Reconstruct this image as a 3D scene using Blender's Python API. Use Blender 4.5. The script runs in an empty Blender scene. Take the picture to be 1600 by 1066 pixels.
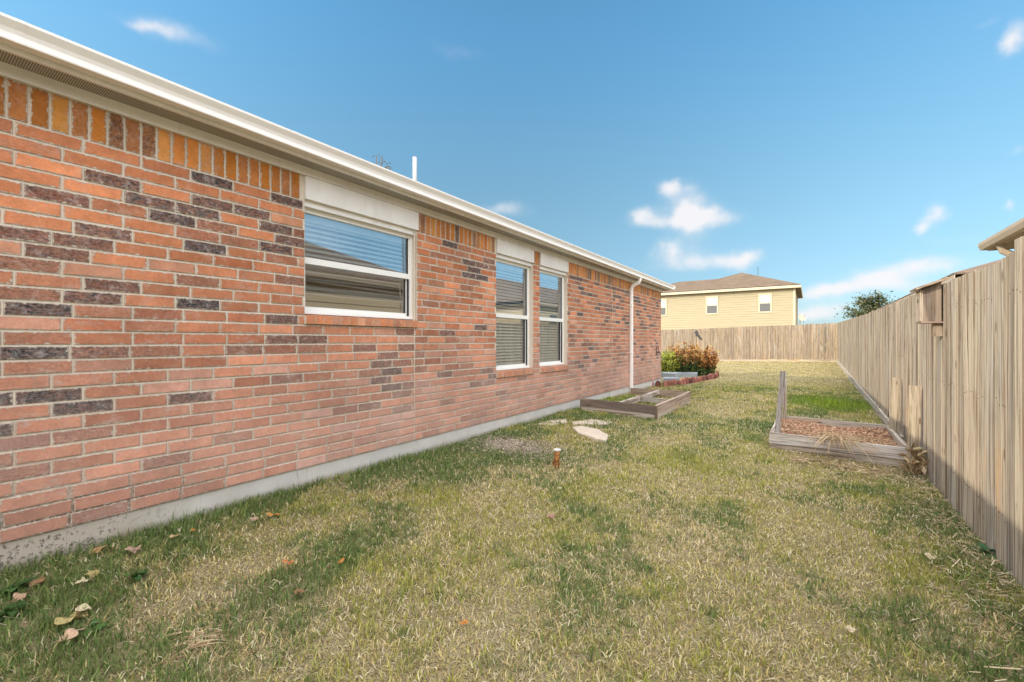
import bpy, math, random
import numpy as np
from mathutils import Vector, Matrix
R = math.radians
rng = np.random.default_rng(7)
random.seed(11)
scene = bpy.context.scene
COL = scene.collection

# ------------------------------------------------------------------ camera
TH = math.atan(466 / 680)
CAMZ = 1.17
cd = bpy.data.cameras.new('camera')
cd.sensor_width = 36; cd.lens = 36 * 680 / 1600
cd.clip_start = 0.05; cd.clip_end = 3000
cam = bpy.data.objects.new('camera', cd); COL.objects.link(cam)
cam.location = (0, 0, CAMZ); cam.rotation_euler = (R(90), 0, TH)
scene.camera = cam

# ------------------------------------------------------------------ sun direction, sky with clouds
SUNDIR = Vector((-4.1, -4.75, 2.6)).normalized()
SUN_EL = math.asin(SUNDIR.z)
SUN_AZ = math.atan2(SUNDIR.x, SUNDIR.y)
scene.view_settings.view_transform = 'Standard'
scene.view_settings.look = 'None'
scene.view_settings.gamma = 1
scene.view_settings.use_curve_mapping = False
scene.view_settings.exposure = 1.0
SKY_STRENGTH = 0.15
world = bpy.data.worlds.new("World"); scene.world = world
world.use_nodes = True
wt = world.node_tree; wt.nodes.clear()
def wn(t, **k):
    n = wt.nodes.new(t)
    for a, b in k.items(): setattr(n, a, b)
    return n
def wmath(op, a, b=None, c=None, clamp=False):
    n = wn('ShaderNodeMath', operation=op); n.use_clamp = clamp
    for i, v in enumerate((a, b, c)):
        if v is None: continue
        if isinstance(v, (int, float)): n.inputs[i].default_value = v
        else: wt.links.new(v, n.inputs[i])
    return n.outputs[0]
sky = wn('ShaderNodeTexSky'); sky.sky_type = 'NISHITA'; sky.sun_disc = False
sky.sun_elevation = SUN_EL; sky.sun_rotation = SUN_AZ
sky.air_density = 1.0; sky.dust_density = 0.3; sky.ozone_density = 1.2; sky.altitude = 0
tc = wn('ShaderNodeTexCoord')
nz = wn('ShaderNodeTexNoise'); nz.inputs['Scale'].default_value = 11; nz.inputs['Detail'].default_value = 6; nz.inputs['Roughness'].default_value = .55
wt.links.new(tc.outputs['Generated'], nz.inputs['Vector'])
sxyz = wn('ShaderNodeSeparateXYZ'); wt.links.new(tc.outputs['Generated'], sxyz.inputs[0])
ncol = wn('ShaderNodeSeparateColor'); wt.links.new(nz.outputs['Color'], ncol.inputs[0])
az0 = wmath('ARCTAN2', sxyz.outputs[0], sxyz.outputs[1])
el0 = wmath('ARCSINE', sxyz.outputs[2])
az = wmath('ADD', az0, wmath('MULTIPLY', wmath('SUBTRACT', ncol.outputs[0], .5), .10))
el = wmath('ADD', el0, wmath('MULTIPLY', wmath('SUBTRACT', ncol.outputs[1], .5), .05))
def px_dir(px, py):
    u = (px - 800) / 680; v = (533 - py) / 680
    d = Vector((-math.sin(TH) + u * math.cos(TH), math.cos(TH) + u * math.sin(TH), v)).normalized()
    return d
# each cloud of the photographed sky: direction given by azimuth/elevation, angular half sizes, density
CL = [(270, 52, 58, 20, .55), (230, 38, 40, 10, .4), (1582, 68, 28, 26, .8), (1540, 38, 22, 8, .25), (1050, 290, 22, 13, .9), (1075, 330, 34, 30, 1.15), (1105, 343, 48, 15, .9),
      (998, 338, 24, 13, .85), (1022, 350, 25, 10, .6), (1042, 392, 24, 16, .7), (1095, 412, 75, 14, .75), (1165, 402, 26, 14, .8), (1080, 385, 40, 22, .3),
      (785, 328, 40, 14, .55), (1463, 336, 22, 20, .75), (1445, 358, 16, 10, .7), (1375, 438, 48, 15, 1.2), (1290, 456, 60, 11, 1.1), (1450, 414, 62, 15, 1.0),
      (1280, 486, 50, 12, .9), (1440, 448, 60, 10, .5), (1597, 322, 12, 12, .6), (1585, 233, 22, 8, .35), (715, 82, 45, 18, .22), (1500, 372, 60, 10, .2)]
dens = None
for (px, py, sx, sy, a) in CL:
    d = px_dir(px, py); a0 = math.atan2(d.x, d.y); e0 = math.asin(d.z)
    d1 = px_dir(px + sx, py); ra = abs(math.atan2(d1.x, d1.y) - a0)
    d2 = px_dir(px, py - sy); re = abs(math.asin(d2.z) - e0)
    dx = wmath('DIVIDE', wmath('SUBTRACT', az, a0), ra); dy = wmath('DIVIDE', wmath('SUBTRACT', el, e0), re)
    q = wmath('ADD', wmath('MULTIPLY', dx, dx), wmath('MULTIPLY', dy, dy))
    g = wmath('MULTIPLY', wmath('EXPONENT', wmath('MULTIPLY', q, -1.0)), a)
    dens = g if dens is None else wmath('ADD', dens, g)
nz2 = wn('ShaderNodeTexNoise'); nz2.inputs['Scale'].default_value = 30; nz2.inputs['Detail'].default_value = 7
wt.links.new(tc.outputs['Generated'], nz2.inputs['Vector'])
dens = wmath('MULTIPLY', dens, wmath('ADD', wmath('MULTIPLY', nz2.outputs[0], 1.1), .45))
mr = wn('ShaderNodeMapRange', interpolation_type='SMOOTHSTEP')
mr.inputs['From Min'].default_value = .04; mr.inputs['From Max'].default_value = 1.15; mr.inputs['To Max'].default_value = .90
wt.links.new(dens, mr.inputs['Value'])
hs = wn('ShaderNodeHueSaturation'); hs.inputs['Saturation'].default_value = 1.0; hs.inputs['Value'].default_value = 1.0
wt.links.new(sky.outputs[0], hs.inputs['Color'])
mixw = wn('ShaderNodeMix', data_type='RGBA')
wt.links.new(mr.outputs[0], mixw.inputs[0]); wt.links.new(hs.outputs[0], mixw.inputs[6])
CLOUD = 3.3
mixw.inputs[7].default_value = (CLOUD, CLOUD * .97, CLOUD * .98, 1)
# clear-sky colour is tinted and darkened towards the horizon
kel = wn('ShaderNodeMapRange'); wt.links.new(el0, kel.inputs['Value']); kel.inputs['From Min'].default_value = 0.0; kel.inputs['From Max'].default_value = .62
grad = wn('ShaderNodeValToRGB'); wt.links.new(kel.outputs[0], grad.inputs[0]); grad.color_ramp.interpolation = 'B_SPLINE'
GRAD = [(0.0, (.19, .28, .47)), (.12, (.30, .37, .46)), (.35, (.43, .53, .51)), (.65, (.53, .72, .68)), (1.0, (.48, .88, .94))]
for i, (p_, c_) in enumerate(GRAD):
    e_ = grad.color_ramp.elements[i] if i < 2 else grad.color_ramp.elements.new(p_)
    e_.position = p_; e_.color = (*c_, 1)
gm = wn('ShaderNodeMix', data_type='RGBA', blend_type='MULTIPLY'); gm.inputs[0].default_value = 1
wt.links.new(hs.outputs[0], gm.inputs[6]); wt.links.new(grad.outputs[0], gm.inputs[7]); wt.links.new(gm.outputs[2], mixw.inputs[6])
# bright cloud added overhead and behind the viewer, unseen, to fill the shade
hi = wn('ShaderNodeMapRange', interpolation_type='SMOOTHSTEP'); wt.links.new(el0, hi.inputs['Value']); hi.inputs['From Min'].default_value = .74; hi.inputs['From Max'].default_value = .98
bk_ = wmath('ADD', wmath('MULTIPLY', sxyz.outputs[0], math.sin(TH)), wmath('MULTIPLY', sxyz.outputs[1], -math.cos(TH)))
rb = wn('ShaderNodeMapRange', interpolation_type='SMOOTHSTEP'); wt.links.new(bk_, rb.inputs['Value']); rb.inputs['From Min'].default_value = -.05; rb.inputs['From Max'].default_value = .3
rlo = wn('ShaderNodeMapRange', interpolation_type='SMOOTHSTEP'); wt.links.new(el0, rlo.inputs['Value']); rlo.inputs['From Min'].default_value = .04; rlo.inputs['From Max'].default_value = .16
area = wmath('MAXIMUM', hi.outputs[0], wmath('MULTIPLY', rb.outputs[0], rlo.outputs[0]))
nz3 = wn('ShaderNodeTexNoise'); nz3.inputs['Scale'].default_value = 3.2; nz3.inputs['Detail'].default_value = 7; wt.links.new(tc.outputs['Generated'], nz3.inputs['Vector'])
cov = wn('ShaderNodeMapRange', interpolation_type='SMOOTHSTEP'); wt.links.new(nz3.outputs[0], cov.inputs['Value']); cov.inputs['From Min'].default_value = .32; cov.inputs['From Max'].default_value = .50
fill_cloud = wmath('MULTIPLY', area, cov.outputs[0])
mix2 = wn('ShaderNodeMix', data_type='RGBA'); wt.links.new(fill_cloud, mix2.inputs[0]); wt.links.new(mixw.outputs[2], mix2.inputs[6])
FILL_CLOUD = 12.5
mix2.inputs[7].default_value = (FILL_CLOUD, FILL_CLOUD * .98, FILL_CLOUD * .97, 1)
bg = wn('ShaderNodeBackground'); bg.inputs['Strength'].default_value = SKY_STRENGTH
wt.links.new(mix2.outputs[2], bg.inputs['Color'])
wo = wn('ShaderNodeOutputWorld'); wt.links.new(bg.outputs[0], wo.inputs[0])

sl = bpy.data.lights.new('sun', 'SUN'); sl.energy = 2.0; sl.angle = R(0.5); sl.color = (1, .88, .71)
sun = bpy.data.objects.new('sun', sl); COL.objects.link(sun)
sun.rotation_euler = (-SUNDIR).to_track_quat('-Z', 'Y').to_euler(); sun.location = (-20, -20, 20)

# ------------------------------------------------------------------ terrain and pixel helpers
def sstep(t): t = np.clip(t, 0, 1); return t * t * (3 - 2 * t)
def gz(X, Y):
    X = np.asarray(X, float); Y = np.asarray(Y, float)
    g = np.interp(Y, [-50, 5.5, 16.9, 25.7, 60], [-.17, -.17, 0.0, .17, .2])
    L = np.interp(Y, [10, 20], [-3.3, -7.5])
    t = sstep((X - L) / (1.0 - L))
    w = (1 - sstep((np.abs(X) + np.abs(Y - 10) - 30) / 60))
    b = .008 * np.sin(X * 3.1 + 1.7 * np.sin(Y * 1.3)) * np.sin(Y * 2.3 + X) + .005 * np.sin(X * 7.3 + Y * 4.1)
    return (t * g + b) * w
def gzf(x, y): return float(gz(x, y))
def pray(px, py):
    u = (px - 800) / 680; v = (py - 533) / 680
    return (-math.sin(TH) + u * math.cos(TH), math.cos(TH) + u * math.sin(TH), -v)
def gpt(px, py, dz=0.0):
    """point of the real ground under a direction seen from the camera"""
    d = pray(px, py); z = 0.0
    for _ in range(12):
        t = (z + dz - CAMZ) / d[2]; x, y = d[0] * t, d[1] * t; z = gzf(x, y)
    return (x, y, z)

# ------------------------------------------------------------------ mesh helper
class MB:
    def __init__(s): s.v = []; s.f = []; s.m = []; s.c = []; s.a = []
    def add(s, verts, faces, mi=0, col=(1, 1, 1), att=None):
        o = len(s.v); s.v.extend([tuple(p) for p in verts])
        s.f.extend([tuple(i + o for i in f) for f in faces]); s.m.extend([mi] * len(faces))
        s.c.extend([tuple(col)] * len(verts))
        s.a.extend(att if isinstance(att, list) else [att or (0, 0, 0)] * len(verts))
    def box(s, x0, x1, y0, y1, z0, z1, mi=0, col=(1, 1, 1), att=None, j=0.0):
        v = [(x, y, z) for z in (z0, z1) for y in (y0, y1) for x in (x0, x1)]
        if j: v = [tuple(c + random.uniform(-j, j) for c in p) for p in v]
        s.add(v, [(0, 2, 3, 1), (4, 5, 7, 6), (0, 1, 5, 4), (2, 6, 7, 3), (0, 4, 6, 2), (1, 3, 7, 5)], mi, col, att)
    def bar(s, p0, p1, w, h, up=(0, 0, 1), mi=0, col=(1, 1, 1), att=None, taper=1.0):
        p0 = Vector(p0); p1 = Vector(p1); d = (p1 - p0).normalized(); up = Vector(up)
        sd = d.cross(up)
        if sd.length < 1e-4: sd = d.cross(Vector((0, 1, 0)))
        sd.normalize(); u2 = sd.cross(d)
        v = []
        for p, k in ((p0, 1), (p1, taper)):
            for a, b in ((-1, -1), (1, -1), (1, 1), (-1, 1)):
                v.append(p + sd * (a * w / 2 * k) + u2 * (b * h / 2 * k))
        s.add(v, [(3, 2, 1, 0), (4, 5, 6, 7), (0, 1, 5, 4), (1, 2, 6, 5), (2, 3, 7, 6), (3, 0, 4, 7)], mi, col, att)
    def tube(s, pts, r, n=8, mi=0, col=(1, 1, 1), caps=True, sq=None):
        pts = [Vector(p) for p in pts]; rr = r if isinstance(r, (list, tuple)) else [r] * len(pts)
        v = []
        ref = Vector((0, 0, 1)) if abs((pts[-1] - pts[0]).normalized().z) < .9 else Vector((0, 1, 0))
        for i, p in enumerate(pts):
            d = (pts[min(i + 1, len(pts) - 1)] - pts[max(i - 1, 0)]).normalized()
            a = d.cross(ref).normalized(); b = a.cross(d)
            for k in range(n):
                t = 2 * math.pi * (k + .5) / n
                if sq: 
                    ca, sb = math.cos(t), math.sin(t); m = max(abs(ca), abs(sb)); ca /= m; sb /= m
                    v.append(p + a * ca * sq[0] + b * sb * sq[1])
                else: v.append(p + a * math.cos(t) * rr[i] + b * math.sin(t) * rr[i])
        f = []
        for i in range(len(pts) - 1):
            for k in range(n):
                f.append((i * n + k, i * n + (k + 1) % n, (i + 1) * n + (k + 1) % n, (i + 1) * n + k))
        if caps: f.append(tuple(range(n - 1, -1, -1))); f.append(tuple((len(pts) - 1) * n + k for k in range(n)))
        s.add(v, f, mi, col)
    def prism_y(s, prof, y0, y1, mi=0, col=(1, 1, 1)):
        n = len(prof); v = [(x, y0, z) for x, z in prof] + [(x, y1, z) for x, z in prof]
        f = [(i, (i + 1) % n, n + (i + 1) % n, n + i) for i in range(n)] + [tuple(range(n - 1, -1, -1)), tuple(range(n, 2 * n))]
        s.add(v, f, mi, col)
    def build(s, name, mats, parent=None, smooth=False, loc=None):
        me = bpy.data.meshes.new(name)
        v = s.v
        if loc is not None: v = [(a - loc[0], b - loc[1], c - loc[2]) for a, b, c in v]
        me.from_pydata(v, [], s.f)
        if not isinstance(mats, (list, tuple)): mats = [mats]
        for m in mats: me.materials.append(m)
        if len(mats) > 1: me.polygons.foreach_set('material_index', s.m)
        ca = me.color_attributes.new('Col', 'FLOAT_COLOR', 'POINT')
        ca.data.foreach_set('color', np.array([c + (1,) if len(c) == 3 else c for c in s.c], 'f').ravel())
        at = me.attributes.new('bl', 'FLOAT_VECTOR', 'POINT')
        at.data.foreach_set('vector', np.array(s.a, 'f').ravel())
        if smooth: me.polygons.foreach_set('use_smooth', [True] * len(me.polygons))
        me.update()
        bm_fix(me)
        o = bpy.data.objects.new(name, me); COL.objects.link(o)
        if loc is not None: o.location = loc
        if parent: o.parent = parent
        return o
def bm_fix(me):
    import bmesh
    if len(me.polygons) > 60000: return
    b = bmesh.new(); b.from_mesh(me); bmesh.ops.recalc_face_normals(b, faces=b.faces); b.to_mesh(me); b.free()
def tag(o, label=None, cat=None, group=None, kind=None):
    if label: o['label'] = label
    if cat: o['category'] = cat
    if group: o['group'] = group
    if kind: o['kind'] = kind
    return o
def empty(name, loc=(0, 0, 0)):
    o = bpy.data.objects.new(name, None); COL.objects.link(o); o.location = loc; o.empty_display_size = .1
    return o
def part(mb, name, mats, par, smooth=False):
    o = mb.build(name, mats, None, smooth)
    l = Vector(par.location)
    o.data.transform(Matrix.Translation(-par_world(par))); o.parent = par
    return o
def par_world(p):
    w = Vector(p.location)
    while p.parent: p = p.parent; w += Vector(p.location)
    return w

# ------------------------------------------------------------------ material helper
class M:
    def __init__(s, name, rough=.8, spec=.3):
        s.m = bpy.data.materials.new(name); s.m.use_nodes = True; s.t = s.m.node_tree; s.n = s.t.nodes
        s.p = s.n['Principled BSDF']; s.p.inputs['Roughness'].default_value = rough
        s.p.inputs['Specular IOR Level'].default_value = spec
    def node(s, t, **k):
        n = s.n.new(t)
        for a, b in k.items(): setattr(n, a, b)
        return n
    def set(s, sock, v):
        if isinstance(v, bpy.types.NodeSocket): s.t.links.new(v, sock)
        elif isinstance(v, (tuple, list)) and len(v) == 3 and sock.type == 'RGBA': sock.default_value = (*v, 1)
        else: sock.default_value = v
    def math(s, op, a, b=None, c=None, clamp=False):
        n = s.node('ShaderNodeMath', operation=op); n.use_clamp = clamp
        for i, v in enumerate((a, b, c)):
            if v is not None: s.set(n.inputs[i], v)
        return n.outputs[0]
    def attr(s, name, out='Color'): 
        n = s.node('ShaderNodeAttribute', attribute_name=name); return n.outputs[out]
    def pos(s): return s.node('ShaderNodeNewGeometry').outputs['Position']
    def mapping(s, v, scale=(1, 1, 1), loc=(0, 0, 0)):
        n = s.node('ShaderNodeMapping'); s.set(n.inputs[0], v); n.inputs['Scale'].default_value = scale
        s.set(n.inputs['Location'], loc); return n.outputs[0]
    def noise(s, v, scale, detail=4, rough=.55, dist=0.0, out=0):
        n = s.node('ShaderNodeTexNoise'); s.set(n.inputs['Vector'], v); n.inputs['Scale'].default_value = scale
        n.inputs['Detail'].default_value = detail; n.inputs['Roughness'].default_value = rough; n.inputs['Distortion'].default_value = dist
        return n.outputs[out]
    def ramp(s, v, a, b, lo=0.0, hi=1.0):
        n = s.node('ShaderNodeMapRange', interpolation_type='SMOOTHSTEP'); s.set(n.inputs['Value'], v)
        n.inputs['From Min'].default_value = a; n.inputs['From Max'].default_value = b
        n.inputs['To Min'].default_value = lo; n.inputs['To Max'].default_value = hi
        return n.outputs[0]
    def mix(s, f, a, b, mode='MIX'):
        n = s.node('ShaderNodeMix', data_type='RGBA', blend_type=mode)
        s.set(n.inputs[0], f); s.set(n.inputs[6], a); s.set(n.inputs[7], b); return n.outputs[2]
    def scale(s, col, f):
        n = s.node('ShaderNodeVectorMath', operation='SCALE'); s.set(n.inputs[0], col); s.set(n.inputs['Scale'], f); return n.outputs[0]
    def sep(s, v): n = s.node('ShaderNodeSeparateXYZ'); s.set(n.inputs[0], v); return n.outputs
    def color(s, c): s.set(s.p.inputs['Base Color'], c); return s
    def bump(s, h, strength=.3, dist=.01):
        n = s.node('ShaderNodeBump'); s.set(n.inputs['Height'], h); n.inputs['Strength'].default_value = strength
        n.inputs['Distance'].default_value = dist; s.t.links.new(n.outputs[0], s.p.inputs['Normal']); return s

def simple(name, col, rough=.6, var=.15, sc=8, bump=.1, spec=.3):
    a = M(name, rough, spec); p = a.pos()
    n = a.noise(p, sc, 5); n2 = a.noise(p, sc * 9, 3)
    f = a.math('ADD', a.math('MULTIPLY', n, var * 2), a.math('ADD', a.math('MULTIPLY', n2, var), 1 - var * 1.5))
    a.color(a.scale(col, f)); 
    if bump: a.bump(n2, bump, .004)
    return a.m

# brick
a = M('brick', .92, .15); P = a.pos(); bl = a.attr('bl', 'Vector'); sx, sy, sz = a.sep(bl)
col = a.attr('Col'); dk = a.attr('Col', 'Alpha')
n1 = a.noise(P, 14, 5, .65); n2 = a.noise(P, 70, 6, .7); n3 = a.noise(P, 260, 4, .7)
base = a.scale(col, a.math('ADD', a.math('MULTIPLY', n1, .9), a.math('ADD', a.math('MULTIPLY', n2, .7), .27)))
base = a.mix(a.ramp(a.noise(P, 9, 6, .7), .50, .72, 0, .5), base, (.55, .34, .26))      # pale bloom
streak = a.noise(a.mapping(P, (1, 7, 34)), 3.0, 7, .72, .6)
pitc = a.ramp(streak, .42, .60)
darkc = a.mix(a.ramp(n2, .38, .66), (.022, .024, .030), (.155, .15, .155))
darkc = a.mix(a.ramp(a.noise(P, 22, 6, .75), .52, .66, 0, .85), darkc, (.34, .33, .33))
dkf = a.math('MULTIPLY', dk, a.math('ADD', a.math('MULTIPLY', pitc, .45), .72), clamp=True)
base = a.mix(dkf, base, darkc)
spk = a.ramp(n3, .70, .80, 0, .5); base = a.mix(spk, base, (.12, .07, .05))
fl = a.ramp(a.noise(P, 85, 3, .6), .71, .78, 0, .55); base = a.mix(fl, base, (.62, .50, .40)); base = a.mix(a.math('MULTIPLY', a.ramp(a.noise(a.mapping(P, (1, 1, 2.2)), 7, 7, .75), .55, .68, 0, .55), a.ramp(a.sep(P)[2], 2.2, .9, .25, 1)), base, (.52, .43, .38))
ed = a.math('MINIMUM', a.math('SUBTRACT', sz, a.math('ABSOLUTE', sx)), a.math('SUBTRACT', .0335, a.math('ABSOLUTE', sy)))
edn = a.math('SUBTRACT', ed, a.math('MULTIPLY', a.ramp(a.noise(P, 48, 6, .8), .47, .76), .018))
mort = a.math('SUBTRACT', 1, a.ramp(edn, -.0012, .0012), clamp=True)
MORT = a.scale((.60, .53, .445), a.math('ADD', a.math('MULTIPLY', n2, .4), .8))
base = a.mix(mort, base, MORT)
# pale mineral wash low on the wall
zz = a.sep(P)[2]; yy = a.sep(P)[1]
wash = a.math('MULTIPLY', a.ramp(zz, 1.25, .35, 0, 1), a.math('ADD', a.math('MULTIPLY', a.noise(P, 2.2, 5, .6), .7), .1))
wash = a.math('MULTIPLY', wash, a.ramp(yy, .2, 3.2, .5, 1))
WASH = a.math('MULTIPLY', wash, .85, clamp=True)
base = a.mix(WASH, base, (.58, .40, .335)); base = a.scale(base, a.ramp(a.noise(P, 1.3, 4, .6), .3, .7, .84, 1.10))
a.color(base)
hgt = a.math('ADD', a.math('MULTIPLY', n2, .6), a.math('ADD', a.math('MULTIPLY', n3, .3), a.math('MULTIPLY', a.math('MULTIPLY', streak, dk), 1.2)))
hgt = a.math('SUBTRACT', hgt, a.math('MULTIPLY', mort, .8))
a.bump(hgt, .8, .006); BRICK = a.m
# mortar
a = M('mortar', .95, .1); P = a.pos(); n2 = a.noise(P, 60, 6, .7); zz = a.sep(P)[2]; yy = a.sep(P)[1]
c = a.scale((.64, .565, .47), a.math('ADD', a.math('MULTIPLY', n2, .5), .75))
wash = a.math('MULTIPLY', a.ramp(zz, 1.25, .35, 0, 1), a.math('ADD', a.math('MULTIPLY', a.noise(P, 2.2, 5, .6), .7), .1))
wash = a.math('MULTIPLY', wash, a.ramp(yy, .2, 3.2, .5, 1))
c = a.mix(a.math('MULTIPLY', wash, 1.2, clamp=True), c, (.58, .43, .36))
dirt = a.math('MULTIPLY', a.ramp(zz, .50, .2), a.ramp(yy, 2.0, .6, 0, .8))
c = a.mix(a.math('MULTIPLY', dirt, a.ramp(n2, .40, .56)), c, (.06, .05, .04))
a.color(c); a.bump(n2, .6, .006); MORTAR = a.m
# foundation concrete
a = M('foundation_concrete', .9, .15); P = a.pos(); zz = a.sep(P)[2]; n1 = a.noise(P, 3, 6, .6); n2 = a.noise(P, 45, 6, .75)
c = a.scale((.62, .60, .575), a.math('ADD', a.math('MULTIPLY', n1, .5), .72))
yy = a.sep(P)[1]; zz = a.sep(P)[2]
pit = a.math('MULTIPLY', a.ramp(a.math('ADD', n2, a.math('MULTIPLY', a.math('SUBTRACT', n1, .5), .5)), .52, .60, 0, .8), a.ramp(yy, 1.3, .5))
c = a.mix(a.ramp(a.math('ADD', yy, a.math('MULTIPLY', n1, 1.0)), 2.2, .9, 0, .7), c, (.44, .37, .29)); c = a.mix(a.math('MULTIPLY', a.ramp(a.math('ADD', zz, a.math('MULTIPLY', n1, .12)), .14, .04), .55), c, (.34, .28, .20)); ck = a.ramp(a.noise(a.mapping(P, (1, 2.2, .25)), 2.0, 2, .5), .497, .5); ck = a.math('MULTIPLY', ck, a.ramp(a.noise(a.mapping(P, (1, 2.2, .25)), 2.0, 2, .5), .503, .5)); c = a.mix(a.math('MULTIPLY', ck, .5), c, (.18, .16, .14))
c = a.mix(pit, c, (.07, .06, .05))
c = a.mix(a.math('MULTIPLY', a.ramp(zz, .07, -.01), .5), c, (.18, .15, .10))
a.color(c); a.bump(a.math('SUBTRACT', n2, a.math('MULTIPLY', pit, .8)), .5, .008); CONC = a.m

# weathered wood; grain runs along vertical (axis 2), x (0) or y (1)
def wood(name, axis, tint=(1, 1, 1), stain=.35, edge=False):
    a = M(name, .88, .12); P = a.pos(); rr = a.attr('bl', 'Vector')
    off = a.node('ShaderNodeVectorMath', operation='ADD'); a.set(off.inputs[0], P)
    sc = a.node('ShaderNodeVectorMath', operation='SCALE'); cx_ = a.node('ShaderNodeCombineXYZ'); rs_ = a.sep(rr); a.set(cx_.inputs[0], rs_[0]); a.set(cx_.inputs[1], rs_[1]); a.set(sc.inputs[0], cx_.outputs[0]); sc.inputs['Scale'].default_value = 17.0
    a.t.links.new(sc.outputs[0], off.inputs[1]); Q = off.outputs[0]
    s1 = [22.0] * 3; s1[axis] = .9
    s2 = [95.0] * 3; s2[axis] = 2.2
    g1 = a.noise(a.mapping(Q, tuple(s1)), 1.0, 5, .6, 1.2); g2 = a.noise(a.mapping(Q, tuple(s2)), 1.0, 6, .7, .5)
    big = a.noise(Q, 2.2, 4, .6)
    f = a.math('ADD', a.math('MULTIPLY', g1, .7), a.math('ADD', a.math('MULTIPLY', g2, .5), .40))
    c = a.scale(a.mix(1.0, a.attr('Col'), tint, 'MULTIPLY'), f)
    c = a.mix(a.ramp(big, .52, .72, 0, stain), c, a.scale((.33, .30, .28), f))
    rs = a.math('MULTIPLY', a.ramp(a.noise(a.mapping(Q, tuple(5.0 if i != axis else 1.1 for i in range(3))), 1, 3, .5), .60, .70, 0, .65), a.ramp(a.sep(P)[2], .9, .2)); c = a.mix(rs, c, a.scale((.55, .33, .15), f))
    crack = a.ramp(g2, .45, .38, 0, .9); c = a.mix(crack, c, (.10, .07, .048)); hl = a.ramp(g2, .58, .68, 0, .6); c = a.mix(hl, c, (.72, .62, .48))
    gs = a.ramp(g1, .49, .38, 0, .85); c = a.mix(gs, c, (.20, .145, .10)); tn = a.noise(a.mapping(Q, tuple(9.0 if i != axis else .7 for i in range(3))), 1, 3, .5, .8); c = a.mix(a.ramp(tn, .52, .66, 0, .55), c, a.scale((.42, .325, .25), f)); c = a.mix(a.ramp(tn, .40, .30, 0, .5), c, a.scale((.40, .38, .36), f))
    vk = a.node('ShaderNodeTexVoronoi'); s3 = [9.0] * 3; s3[axis] = 3.0; a.set(vk.inputs['Vector'], a.mapping(Q, tuple(s3))); vk.inputs['Scale'].default_value = 1
    kn = a.ramp(vk.outputs['Distance'], .15, .07, 0, .85); c = a.mix(kn, c, (.13, .075, .045))
    if edge:
        e_ = a.math('MINIMUM', rs_[2], a.math('SUBTRACT', 1.0, rs_[2])); e_ = a.math('ADD', e_, a.math('MULTIPLY', a.math('SUBTRACT', g1, .5), .22))
        c = a.mix(a.ramp(e_, .07, .0, 0, .6), c, (.13, .095, .065)); c = a.mix(a.math('MULTIPLY', a.ramp(e_, .10, .14), a.ramp(e_, .24, .17, 0, .35)), c, (.70, .60, .47))
    a.color(c); a.bump(a.math('SUBTRACT', a.math('ADD', g2, a.math('MULTIPLY', g1, .5)), a.math('MULTIPLY', kn, .4)), .5, .004)
    return a.m
WOODZ = wood('weathered_fence_wood', 2); WOODX = wood('weathered_plank_wood', 0); WOODY = wood('weathered_rail_wood', 1); WOODP = wood('weathered_picket_wood', 2, edge=True)

a = M('painted_trim', .5, .4); P = a.pos(); st_ = a.ramp(a.noise(a.mapping(P, (1, 16, 1.2)), 1.0, 5, .65), .52, .75, 0, .22)
a.color(a.mix(a.ramp(a.noise(P, 60, 4), .62, .72, 0, .15), a.mix(st_, a.scale((.76, .745, .72), a.ramp(a.noise(P, 3, 4), .3, .7, .93, 1.04)), (.45, .42, .38)), (.3, .27, .22))); TRIM = a.m
GUTTER = simple('gutter_enamel', (.86, .84, .82), .35, .04, 4, .0, .5)
VINYL = simple('window_vinyl', (.82, .82, .80), .35, .02, 5, 0, .5)
DARK = simple('dark_gasket', (.03, .032, .035), .5, .05, 9, 0)
BLIND = simple('blind_slat', (.90, .87, .79), .5, .02, 5, 0)
a = M('soffit_vent', .6); P = a.pos(); v = a.node('ShaderNodeTexVoronoi', feature='F1'); v.inputs['Randomness'].default_value = 0.0
a.set(v.inputs['Vector'], P); v.inputs['Scale'].default_value = 105
a.color(a.mix(a.ramp(v.outputs['Distance'], .42, .30), (.55, .52, .47), (.02, .02, .02))); SOFFIT = a.m
# glass: a real pane, partly mirror, partly see-through
def glass(name, refl, tint):
    a = M(name); nt = a.t
    gl = a.node('ShaderNodeBsdfGlossy'); gl.inputs['Roughness'].default_value = .012; gl.inputs['Color'].default_value = (.93, .96, 1, 1)
    tr = a.node('ShaderNodeBsdfTransparent'); tr.inputs['Color'].default_value = (*tint, 1)
    lw = a.node('ShaderNodeLayerWeight'); lw.inputs['Blend'].default_value = .35
    f = a.math('ADD', a.math('MULTIPLY', lw.outputs['Facing'], .36), refl, clamp=True)
    ms = a.node('ShaderNodeMixShader'); a.set(ms.inputs[0], f); nt.links.new(tr.outputs[0], ms.inputs[1]); nt.links.new(gl.outputs[0], ms.inputs[2])
    b = a.node('ShaderNodeBump'); b.inputs['Strength'].default_value = .015; b.inputs['Distance'].default_value = .01
    a.set(b.inputs['Height'], a.noise(a.pos(), 2.5, 1)); nt.links.new(b.outputs[0], gl.inputs['Normal'])
    nt.links.new(ms.outputs[0], nt.nodes['Material Output'].inputs[0]); return a.m
GLASS = glass('window_glass', .20, (.80, .86, .90)); GLASSL = glass('window_glass_screened', .05, (.82, .83, .82))
GLASSW = glass('window_glass_wide', .24, (.75, .77, .78))
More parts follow.
